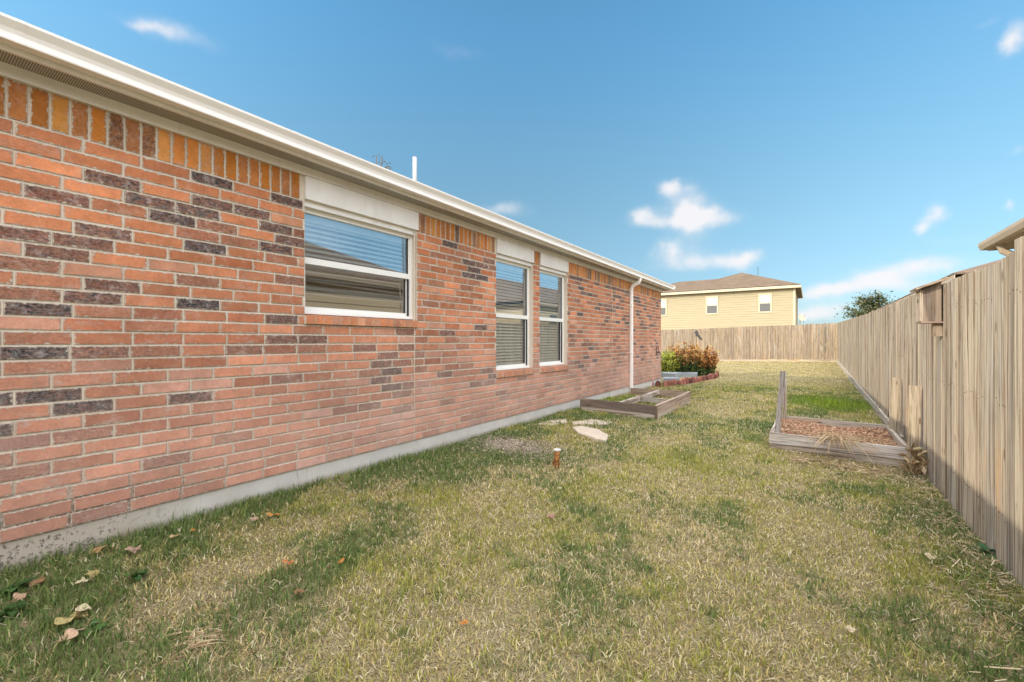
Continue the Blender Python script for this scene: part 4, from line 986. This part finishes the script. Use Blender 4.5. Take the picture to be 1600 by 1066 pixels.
# gutter + elbow at its far corner
m = MB(); ex = 2.72 - .42; m.prism_y([(ex + .005, CAMZ + 1.43), (ex - .075, CAMZ + 1.435), (ex - .10, CAMZ + 1.50), (ex - .10, CAMZ + 1.545), (ex + .005, CAMZ + 1.545)], -5.3, 9.9); part(m, 'gutter', FASC, nh)
m = MB(); m.tube([(ex + .02, 9.4, CAMZ + 1.43), (ex + .05, 9.4, CAMZ + 1.33), (ex + .16, 9.38, CAMZ + 1.24), (ex + .30, 9.36, CAMZ + 1.22), (2.68, 9.36, CAMZ + 1.18), (2.68, 9.36, .1)], .04, 8, sq=(.045, .04)); part(m, 'downspout', FASC, nh)
nhouse('dark_roofed_house', 'long house with a thin dark roof edge showing just above the fence top', 3.55, 14, 16.6, 44.0, CAMZ + 1.655, .40, 2.0, 5.2, SHINGLE_D, [(18.2, 19.1, 1.3, 2.5)])

# ------------------------------------------------------------------ trees
def tree(name, label, x, y, h, cr, zc, rz, n, lsz, cols, sparse=0.0, seed=1):
    random.seed(seed); z0 = gzf(x, y); root = empty(name, (x, y, z0)); tag(root, label, 'tree')
    tr = MB(); lf = MB(); tr.tube([(x, y, z0 - .1), (x + .05, y, z0 + zc * .5), (x, y + .05, z0 + zc), (x, y, z0 + zc + rz * .6)], [h * .028, h * .022, h * .014, h * .004], 9)
    tips = []
    for k in range(26):
        t = random.uniform(0, 2 * math.pi); e = random.uniform(-.1, 1.3); r_ = random.uniform(.7, 1.0)
        q = Vector((x + math.cos(t) * math.cos(e) * cr * r_, y + math.sin(t) * math.cos(e) * cr * r_, z0 + zc + math.sin(e) * rz * r_)); b0 = Vector((x, y, z0 + zc * random.uniform(.6, 1.1)))
        mid = (b0 + q) / 2 + Vector((0, 0, .1 * rz)); tr.tube([b0, mid, q], [h * .010, h * .006, h * .0015], 5)
        for s in (.45, .6, .75, .9, 1.0): tips.append((b0 * (1 - s) ** 2 + mid * 2 * s * (1 - s) + q * s * s, .16 + .12 * s))
    part(tr, 'trunk', BARK, root)
    for _ in range(n):
        c, r_ = random.choice(tips); p = c + rv() * abs(random.gauss(0, r_ * cr * .55)); d = rv(); d.z *= .5
        leafquad(lf, p, d, rv(), lsz * random.uniform(.6, 1.3), lsz * random.uniform(.35, .6), jit(random.choice(cols)))
    part(lf, 'crown', LEAF, root); random.seed(seed + 100); return root
u = pray(1362, 533); t_ = 34.0; tree('leafy_tree', 'feathery green tree rising behind the dark roof edge past the fence', u[0] * t_, u[1] * t_, 4.7, 2.2, 3.1, 1.5, 3400, .20, [(.10, .13, .05), (.16, .18, .08), (.07, .09, .04), (.22, .22, .12), (.05, .06, .03)], seed=3)
u = pray(579, 533); t_ = 12.2; tree('bare_tree', 'almost bare tree top with a few brown leaves above the roofline', u[0] * t_, u[1] * t_, 6.3, .85, 5.25, 1.25, 700, .07, [(.16, .12, .06), (.22, .16, .07), (.10, .10, .05)], seed=9)

# ------------------------------------------------------------------ lawn
HALF = math.radians(2)
def patches(X, Y):
    """0 = straw, 1 = green, plus brightness of green, from real spots of the lawn"""
    g = .40 + .9 * (fbm(X * 1.5, Y * 1.5, 3) - .5) + 1.1 * (fbm(X * 5, Y * 5, 9) - .5) + 1.2 * (fbm(X * 19, Y * 19, 10, 3) - .5)
    dw = X - WX                                   # greener strip at the wall foot
    g += np.where(Y < 8, .70 * np.exp(-(dw / .55) ** 2), 0)
    g += .45 * np.exp(-((.93 - X) / .30) ** 2) * (Y < 7)
    def blob(px, py, rx_, ry_, amp, rot=0):
        nonlocal g
        x, y, _ = gpt(px, py); dx_ = X - x; dy_ = Y - y
        if rot: c, s = math.cos(rot), math.sin(rot); dx_, dy_ = dx_ * c + dy_ * s, -dx_ * s + dy_ * c
        g = g + amp * np.exp(-(dx_ / rx_) ** 2 - (dy_ / ry_) ** 2)
    for b in [(820, 712, .35, .3, .9), (690, 745, .3, .5, .55), (760, 690, .2, .3, .5), (1060, 715, .22, .35, .9), (900, 760, .5, .5, .22), (700, 880, .4, .5, .2), (980, 650, .5, .4, .35), (560, 850, .25, .5, .35), (200, 1000, .35, .30, .55), (60, 960, .35, .3, .7), (440, 930, .18, .3, .4),
              (1300, 632, .75, .9, 1.3), (1215, 668, .2, .5, .9), (1150, 610, .8, .5, .4), (1180, 665, .25, .3, .6), (1130, 800, .15, .35, .45), (1010, 890, .25, .2, .35), (1350, 770, .3, .25, .7), (1250, 730, .4, .15, .5), (1050, 640, .4, .6, .35),
              (360, 890, .16, .42, -1.1, -.35), (270, 950, .14, .2, -.9), (450, 830, .12, .35, -.8, -.4), (620, 760, .14, .5, -.5), (795, 697, .30, .2, -.9), (1300, 860, .35, .5, -.45), (1200, 930, .35, .4, -.2), (1130, 597, 1.0, .9, -.40), (1100, 640, .6, .7, -.40), (1040, 680, .4, .4, -.2), (1180, 620, .4, 1.0, -.3), (1000, 780, .3, .3, -.25), (1130, 640, .3, .6, -.5)]: blob(*b)
    far = sstep((Y - 13) / 3)
    g = g * (1 - far) + far * (.02 + .5 * (fbm(X * .8, Y * 1.6, 4) - .5))
    return np.clip(g, 0, 1)
def lush(X, Y):
    x, y, _ = gpt(1300, 632); a_ = 1.0 * np.exp(-((X - x) / .7) ** 2 - ((Y - y) / .9) ** 2)
    b_ = .35 * ((X > ax0) & (X < ax1) & (Y > ay0) & (Y < ay1)); return a_ + b_
# strips (depth from camera range, density per square metre, blade width, height)
bands = [(0, 2.3, 12500, .0046, .043), (2.3, 3.4, 10500, .0056, .043), (3.4, 5.0, 7000, .0072, .044), (5.0, 8.0, 4200, .0100, .046), (8.0, 13.0, 2200, .0145, .044), (13.0, 19.0, 1300, .019, .036), (19.0, 34.0, 700, .028, .034)]
VX = []; VC = []; CT = 0
sa, ca = math.sin(TH), math.cos(TH)
for (d0, d1, dens_, bw, bhgt) in bands:
    x0b, x1b = (WX + .0, .935) if d1 < 9 else (-13.0, 1.06)
    y0b, y1b = (-.9, 9) if d1 < 6 else (0, 25.6)
    A = (x1b - x0b) * (y1b - y0b); n = int(A * dens_)
    X = rng.uniform(x0b, x1b, n); Y = rng.uniform(y0b, y1b, n)
    dep = -sa * X + ca * Y; lat = ca * X + sa * Y
    dist = np.where(dep > .2, dep, .2)
    keep = (dep >= d0) & (dep < d1) if d0 > 0 else (dep < d1) & (dep > -.4)
    keep &= np.abs(lat) < (np.maximum(dep, 1.0) * 1.25 + .5)
    keep &= ~((X < WX + .0) & (Y < HY1 + .02))
    keep &= X < fx(Y) - .025
    keep &= ~((X > bx0 - .02) & (X < fx(Y)) & (Y > by0 - .02) & (Y < by1 + .02) & (X < bx1 + .02))
    keep &= ~((X > ax0) & (X < ax1) & (np.abs(Y - ay0) < .02)) & ~((X > ax1 - .02) & (X < ax1 + .03) & (Y > ay0) & (Y < ay1))
    # flower bed
    keep &= ~((X > -5) & (X < -2.6) & (Y > 12.15) & (Y < 15.3))
    # bare dirt
    bxp, byp, _ = gpt(795, 697); bare = np.exp(-((X - bxp) / .46) ** 2 - ((Y - byp) / .30) ** 2)
    keep &= rng.random(n) > bare * 1.05
    # sparse thatch spots
    keep &= rng.random(n) < np.clip(.15 + 1.5 * fbm(X * 9, Y * 9, 21), .25, 1)
    X, Y = X[keep], Y[keep]; n = len(X)
    g = patches(X, Y); lu = lush(X, Y)
    green = rng.random(n) < (.10 + .86 * g)
    r1 = rng.random(n)[:, None]; r2 = rng.random(n)[:, None]
    straw = np.array([.74, .61, .33]) * (1 - r1) + np.array([.60, .49, .21]) * r1
    straw = np.where(rng.random(n)[:, None] < .22, np.array([.78, .69, .50]), straw)
    brown = rng.random(n)[:, None] < .07; straw = np.where(brown, np.array([.30, .20, .09]), straw)
    deep = fbm(X * 2.1, Y * 2.1, 33)[:, None]
    gc = np.array([.38, .40, .085]) * (1 - r1) + np.array([.53, .51, .13]) * r1
    gd = np.array([.14, .215, .07]) * (1 - r1) + np.array([.25, .33, .10]) * r1
    kk = np.clip((deep - .40) * 4 + (g[:, None] - .55) * 1.6, 0, 1); gc = gc * (1 - kk) + gd * kk
    gl = np.array([.30, .42, .04]); gc = gc * (1 - np.clip(lu, 0, 1)[:, None]) + gl * np.clip(lu, 0, 1)[:, None]
    c = np.where(green[:, None], gc, straw) * (.52 + .72 * r2)
    farl = sstep((Y - 15) / 3)[:, None]; c = c * (1 - farl * .0)
    hgt = bhgt * rng.uniform(.45, 1.15, n) * (.75 + .55 * g) * (1 + .6 * np.clip(lu, 0, 1)); tall = rng.random(n) < .02; hgt = np.where(tall, hgt * 1.5, hgt)
    hgt = hgt * (1 + .45 * np.exp(-((X - WX) / .12) ** 2) * (Y < 3))
    tilt = np.where(green, rng.uniform(.15, .95, n), rng.uniform(.5, 1.75, n)); phi = rng.uniform(0, 2 * np.pi, n)
    wdt = bw * rng.uniform(.6, 1.25, n); fa_ = phi + np.pi / 2 + rng.normal(0, .5, n)
    Z0 = gz(X, Y) - .004
    inb = (X > ax0) & (X < ax1) & (Y > ay0) & (Y < ay1); Z0 = Z0 + inb * .06
    dxh = np.cos(phi); dyh = np.sin(phi); ux = np.cos(fa_) * wdt / 2; uy = np.sin(fa_) * wdt / 2
    s1, s2 = .55, 1.0
    hx1 = hgt * s1 * np.sin(tilt * .55); hz1 = hgt * s1 * np.cos(tilt * .55) * .95
    hx2 = hx1 + hgt * .5 * np.sin(np.minimum(tilt * 1.25, 1.9)); hz2 = np.maximum(hz1 + hgt * .5 * np.cos(np.minimum(tilt * 1.25, 1.9)), .004)
    P0 = np.stack([X - ux, Y - uy, Z0], -1); P1 = np.stack([X + ux, Y + uy, Z0], -1)
    P2 = np.stack([X + dxh * hx1 + ux * .8, Y + dyh * hx1 + uy * .8, Z0 + hz1], -1); P3 = np.stack([X + dxh * hx1 - ux * .8, Y + dyh * hx1 - uy * .8, Z0 + hz1], -1)
    P4 = np.stack([X + dxh * hx2, Y + dyh * hx2, Z0 + hz2], -1)
    VX.append(np.stack([P0, P1, P2, P3, P4], 1).reshape(-1, 3)); VC.append(np.repeat(c, 5, axis=0)); CT += n
n = 9000; X = rng.uniform(WX, .93, n); Y = rng.uniform(-.9, 9, n); k_ = (-sa * X + ca * Y); ok = (k_ > -.4) & (k_ < 7.5) & (np.abs(ca * X + sa * Y) < np.maximum(k_, 1) * 1.25 + .5) & ~((X > bx0 - .08) & (Y > by0 - .08) & (Y < by1 + .08)) & ~((X < ax1 + .08) & (Y > ay0 - .08))
X, Y, k_ = X[ok], Y[ok], k_[ok]; n = len(X); Z0 = gz(X, Y) + rng.uniform(.010, .030, n); phi = rng.uniform(0, 2 * np.pi, n); ln_ = rng.uniform(.02, .06, n); w_2 = (.0010 + .0005 * np.maximum(k_, 0)) ; bend = rng.normal(0, .5, n)
dx1 = np.cos(phi) * ln_ * .5; dy1 = np.sin(phi) * ln_ * .5; dx2 = dx1 + np.cos(phi + bend) * ln_ * .5; dy2 = dy1 + np.sin(phi + bend) * ln_ * .5; ux = -np.sin(phi) * w_2; uy = np.cos(phi) * w_2
VX.append(np.stack([np.stack([X - ux, Y - uy, Z0], -1), np.stack([X + ux, Y + uy, Z0], -1), np.stack([X + dx1 + ux, Y + dy1 + uy, Z0 + .012], -1), np.stack([X + dx1 - ux, Y + dy1 - uy, Z0 + .012], -1), np.stack([X + dx2, Y + dy2, Z0 + rng.uniform(-.01, .01, n)], -1)], 1).reshape(-1, 3))
c = np.array([.76, .68, .47]) * rng.uniform(.55, 1.0, n)[:, None]; VC.append(np.repeat(c, 5, axis=0)); CT += n
VX = np.concatenate(VX).astype('f'); VC = np.concatenate(VC).astype('f')
me = bpy.data.meshes.new('grass'); me.vertices.add(len(VX)); me.vertices.foreach_set('co', VX.ravel())
b0 = np.arange(CT) * 5
lv = np.concatenate([np.stack([b0, b0 + 1, b0 + 2, b0 + 3], -1), np.stack([b0 + 3, b0 + 2, b0 + 4], -1)], 1).ravel()   # quad then tri
me.loops.add(len(lv)); me.loops.foreach_set('vertex_index', lv.astype('i'))
me.polygons.add(CT * 2); ls = np.empty(CT * 2, 'i'); ls[0::2] = np.arange(CT) * 7; ls[1::2] = np.arange(CT) * 7 + 4
me.polygons.foreach_set('loop_start', ls)
me.update(calc_edges=True); me.validate()
ca_ = me.color_attributes.new('Col', 'FLOAT_COLOR', 'POINT'); ca_.data.foreach_set('color', np.concatenate([VC, np.ones((len(VC), 1), 'f')], 1).ravel())
me.materials.append(GRASS); grass = bpy.data.objects.new('grass', me); COL.objects.link(grass)
tag(grass, 'patchy half dormant turf, straw coloured with green clumps', 'grass', kind='stuff')
print('grass blades', CT)

# ------------------------------------------------------------------ litter: dirt, sticks and straw at the fence foot
random.seed(5)
m = MB()
def fz_(x, y): return gzf(x, y) + .02
def reg():
    y = 2.3 + 4.4 * random.random() ** .8; return (fx(y) - .04 - abs(random.gauss(0, .17)), y)
chips(700, reg, fz_, [(.55, .44, .28), (.42, .30, .17), (.62, .52, .36), (.3, .2, .12)], (.03, .12), (.0025, .006), .2, mb=m)
chips(240, lambda: (random.uniform(-.2, .85), random.gauss(5.75, .18)), fz_, [(.55, .44, .28), (.42, .30, .17), (.3, .2, .12)], (.05, .25), (.003, .008), .2, mb=m)
o = m.build('straw_litter', STRAW); tag(o, 'scattered dry straw and twigs along the foot of the right fence', 'straw litter', kind='stuff')
m = MB(); hx, hy = .885, 5.93
stalks(m, (hx - .0, hy, gzf(hx, hy) + .01), 60, .045, (.14, .34), .003, [(.40, .28, .15), (.55, .42, .25), (.24, .16, .09)], 1.0, None, (.6, 2.2))
for _ in range(110): leafquad(m, Vector((hx + random.gauss(0, .05), hy + random.gauss(0, .08), gzf(hx, hy) + random.uniform(.0, .26))), rv(), rv(), .09, .035, jit(random.choice([(.40, .27, .13), (.55, .42, .24), (.22, .14, .07)])))
o = m.build('dead_plant', STRAW, loc=(hx, hy, gzf(hx, hy))); tag(o, 'brown dead plant heap between the mulch bed corner and the fence', 'dead plant')
# bundle of dry stalks in the lawn, near left
x, y, zg = gpt(310, 1000); m = MB(); stalks(m, (x, y, zg + .012), 46, .035, (.07, .2), .0018, SC, .6, lambda: random.gauss(R(60), .35) + (math.pi if random.random() < .3 else 0), (.02, .2))
o = m.build('dry_stalks', STRAW, loc=(x, y, zg)); tag(o, 'small sheaf of dry straw lying in the near left lawn', 'dry stalks')
# bare dirt patch gravel
bxp, byp, _ = gpt(795, 697); m = MB()
chips(3600, lambda: (bxp + random.gauss(0, .27), byp + random.gauss(0, .19)), lambda x, y: gzf(x, y) + .003, [(.30, .245, .19), (.38, .315, .25), (.20, .16, .12), (.44, .38, .30)], (.008, .035), (.006, .018), .3, mb=m)
o = m.build('dirt_crumbs', STRAW); tag(o, 'bare crumbly soil patch in the lawn near the pipe stub', 'dirt patch', kind='stuff')

# ------------------------------------------------------------------ fallen leaves
def leaf(px, py, size, col, label, lobes=5, rot=None, curl=.3, lift=.03):
    x, y, zg = gpt(px, py); m = MB(); n = 40; pts = [(0, 0)]
    if rot is None: rot = random.uniform(0, 6.28)
    for k in range(n):
        t = 2 * math.pi * k / n; r_ = size * (.50 + .42 * abs(math.cos(lobes * (t) / 2)) ** 1.6 * (1 if lobes > 1 else .3)) * (.62 + .38 * abs(math.cos(t / 2)) ** .5) * random.uniform(.93, 1.07)
        if lobes == 1: r_ = size * (.95 * abs(math.cos(t)) ** 2 + .42 * abs(math.sin(t)) ** 1.3 + .03)
        pts.append((r_ * math.cos(t), r_ * math.sin(t)))
    q2 = [(a_ * .5, b_ * .5) for a_, b_ in pts[1:]]; allp = [(0, 0)] + q2 + pts[1:]
    ax = random.uniform(0, 3.14); v = []
    for (a_, b_) in allp:
        s = a_ * math.cos(ax) + b_ * math.sin(ax); zz_ = curl * (s * s) / size + .15 * size * math.sin(a_ / size * 5 + b_ / size * 3)
        c_, s2 = math.cos(rot), math.sin(rot); v.append((x + a_ * c_ - b_ * s2, y + a_ * s2 + b_ * c_, zg + lift + zz_ + .25 * (a_ * random.uniform(.9, 1.1))))
    f = [(0, 1 + k, 1 + (k + 1) % n) for k in range(n)] + [(1 + k, 1 + n + k, 1 + n + (k + 1) % n, 1 + (k + 1) % n) for k in range(n)]
    m.add(v, f, 0, col)
    c_, s2 = math.cos(rot + math.pi), math.sin(rot + math.pi); m.tube([(x, y, zg + lift), (x + c_ * size, y + s2 * size, zg + lift - .1 * size)], .0014, 4, col=tuple(k * .7 for k in col))
    o = m.build('fallen_leaf', DRYLEAF, loc=(x, y, zg)); tag(o, label, 'leaf', 'fallen leaves on the lawn')
PKC = (.50, .34, .26); TANC = (.58, .42, .22); ORC = (.55, .24, .06); YLC = (.46, .37, .16); BRC = (.28, .16, .08); PAL = (.64, .55, .36)
L = [(208, 868, .055, PKC, 'pinkish folded leaf on dark green grass below the foundation', 3), (273, 846, .042, TANC, 'tan curled leaf just left of a small upright orange one near the wall', 4),
     (300, 838, .030, ORC, 'small upright orange leaf on dark grass near the wall', 1), (152, 869, .055, (.42, .26, .12), 'brown leaf in the weeds right against the pitted foundation', 3),
     (145, 907, .060, YLC, 'yellow lobed leaf lying on top of a pale one near the left wall', 5), (132, 918, .070, PAL, 'pale cream lobed leaf under the yellow one near the left wall', 6),
     (112, 978, .085, YLC, 'large yellow and green leaf above the big pink tan leaf at lower left', 1), (130, 965, .070, PAL, 'pale half of a torn leaf beside the large yellow leaf at lower left', 1),
     (108, 1006, .075, (.62, .42, .30), 'big pink tan crumpled leaf lowest at the left of the lawn', 5), (428, 812, .060, (.50, .26, .07), 'long brown orange leaf lying beside the foundation grass', 1), (397, 819, .045, PKC, 'pale pink leaf left of the long brown orange leaf', 4),
     (450, 888, .035, (.52, .22, .08), 'small rust leaf on the blue green patch at centre left', 1), (533, 886, .028, ORC, 'tiny orange leaf in the lawn right of the rust leaf', 1), (468, 936, .04, BRC, 'shrivelled brown leaf with a pale tip in the left lawn', 1),
     (861, 814, .05, (.40, .24, .18), 'brown pointed leaf in the middle of the lawn', 3), (875, 769, .03, PAL, 'tiny pale leaf above the brown pointed one mid lawn', 4), (1453, 878, .045, PAL, 'pale tan leaf in the lawn close to the right fence', 3),
     (60, 920, .045, BRC, 'dark brown leaf among the weeds at the far left', 3), (30, 945, .055, (.45, .30, .2), 'pinkish brown leaf half under broad weeds at the left edge', 4), (1330, 995, .035, (.6, .5, .34), 'small pale leaf in the lower right lawn', 3), (724, 985, .026, ORC, 'tiny rust leaf in the lower middle lawn', 1)]
for l in L: leaf(l[0], l[1], l[2] * (.8 if l[2] < .056 else .62), tuple(v * .85 for v in l[3]), l[4], l[5], lift=.032)
# broad leaved weeds
def weed(px, py, n, size, label, cols):
    x, y, zg = gpt(px, py); m = MB()
    for _ in range(n):
        t = random.uniform(0, 6.28); e = random.uniform(.25, 1.0); p = Vector((x + random.gauss(0, .006), y + random.gauss(0, .006), zg + random.uniform(0, size * .4))); d = Vector((math.cos(t) * math.cos(e), math.sin(t) * math.cos(e), math.sin(e))); s = Vector((-math.sin(t), math.cos(t), 0)); l = size * random.uniform(.7, 1.3); w = l * .26; pts = []
        for k in range(6): pts.append(p.copy()); p = p + d * l / 5; d = (d + Vector((0, 0, -.22))).normalized()
        c = jit(random.choice(cols))
        for k in range(5):
            w0 = w * math.sin(math.pi * (k + .25) / 5.3); w1 = w * math.sin(math.pi * min(k + 1.25, 5.25) / 5.3)
            m.add([pts[k] - s * w0, pts[k] - Vector((0, 0, .15 * w0)), pts[k] + s * w0, pts[k + 1] + s * w1, pts[k + 1] - Vector((0, 0, .15 * w1)), pts[k + 1] - s * w1], [(0, 1, 4, 5), (1, 2, 3, 4)], 0, c)
    m.tube([(x, y, zg - .01), (x, y, zg + size * .5)], .008, 5, col=cols[0])
    o = m.build('weed', LEAF, loc=(x, y, zg)); tag(o, label, 'weed', 'broad leaved weeds in the lawn')
GW = [(.045, .11, .03), (.07, .15, .04), (.10, .19, .05)]
weed(212, 905, 9, .065, 'bright green broad leaved weed right of the cream and yellow leaves', GW)
weed(18, 928, 16, .08, 'broad leaved weed clump at the left edge against the pitted foundation', GW)
weed(10, 965, 10, .08, 'low green weed at the left edge below the larger clump', GW)
weed(146, 985, 8, .05, 'small rounded weed beside the large yellow leaf', GW)
weed(1478, 760, 8, .075, 'blue green weed growing at the foot of the right fence past the straw', [(.05, .13, .06), (.08, .18, .08)])
weed(1545, 868, 12, .07, 'blue green weed at the fence foot nearest the camera', [(.05, .13, .06), (.08, .18, .08)])
weed(645, 708, 7, .07, 'dark weed sprig growing up against the foundation beneath the first window', [(.04, .09, .03), (.06, .12, .04)])
weed(897, 632, 9, .10, 'dark weed tuft at the wall corner of the planter frame', [(.04, .09, .03), (.06, .12, .04)])
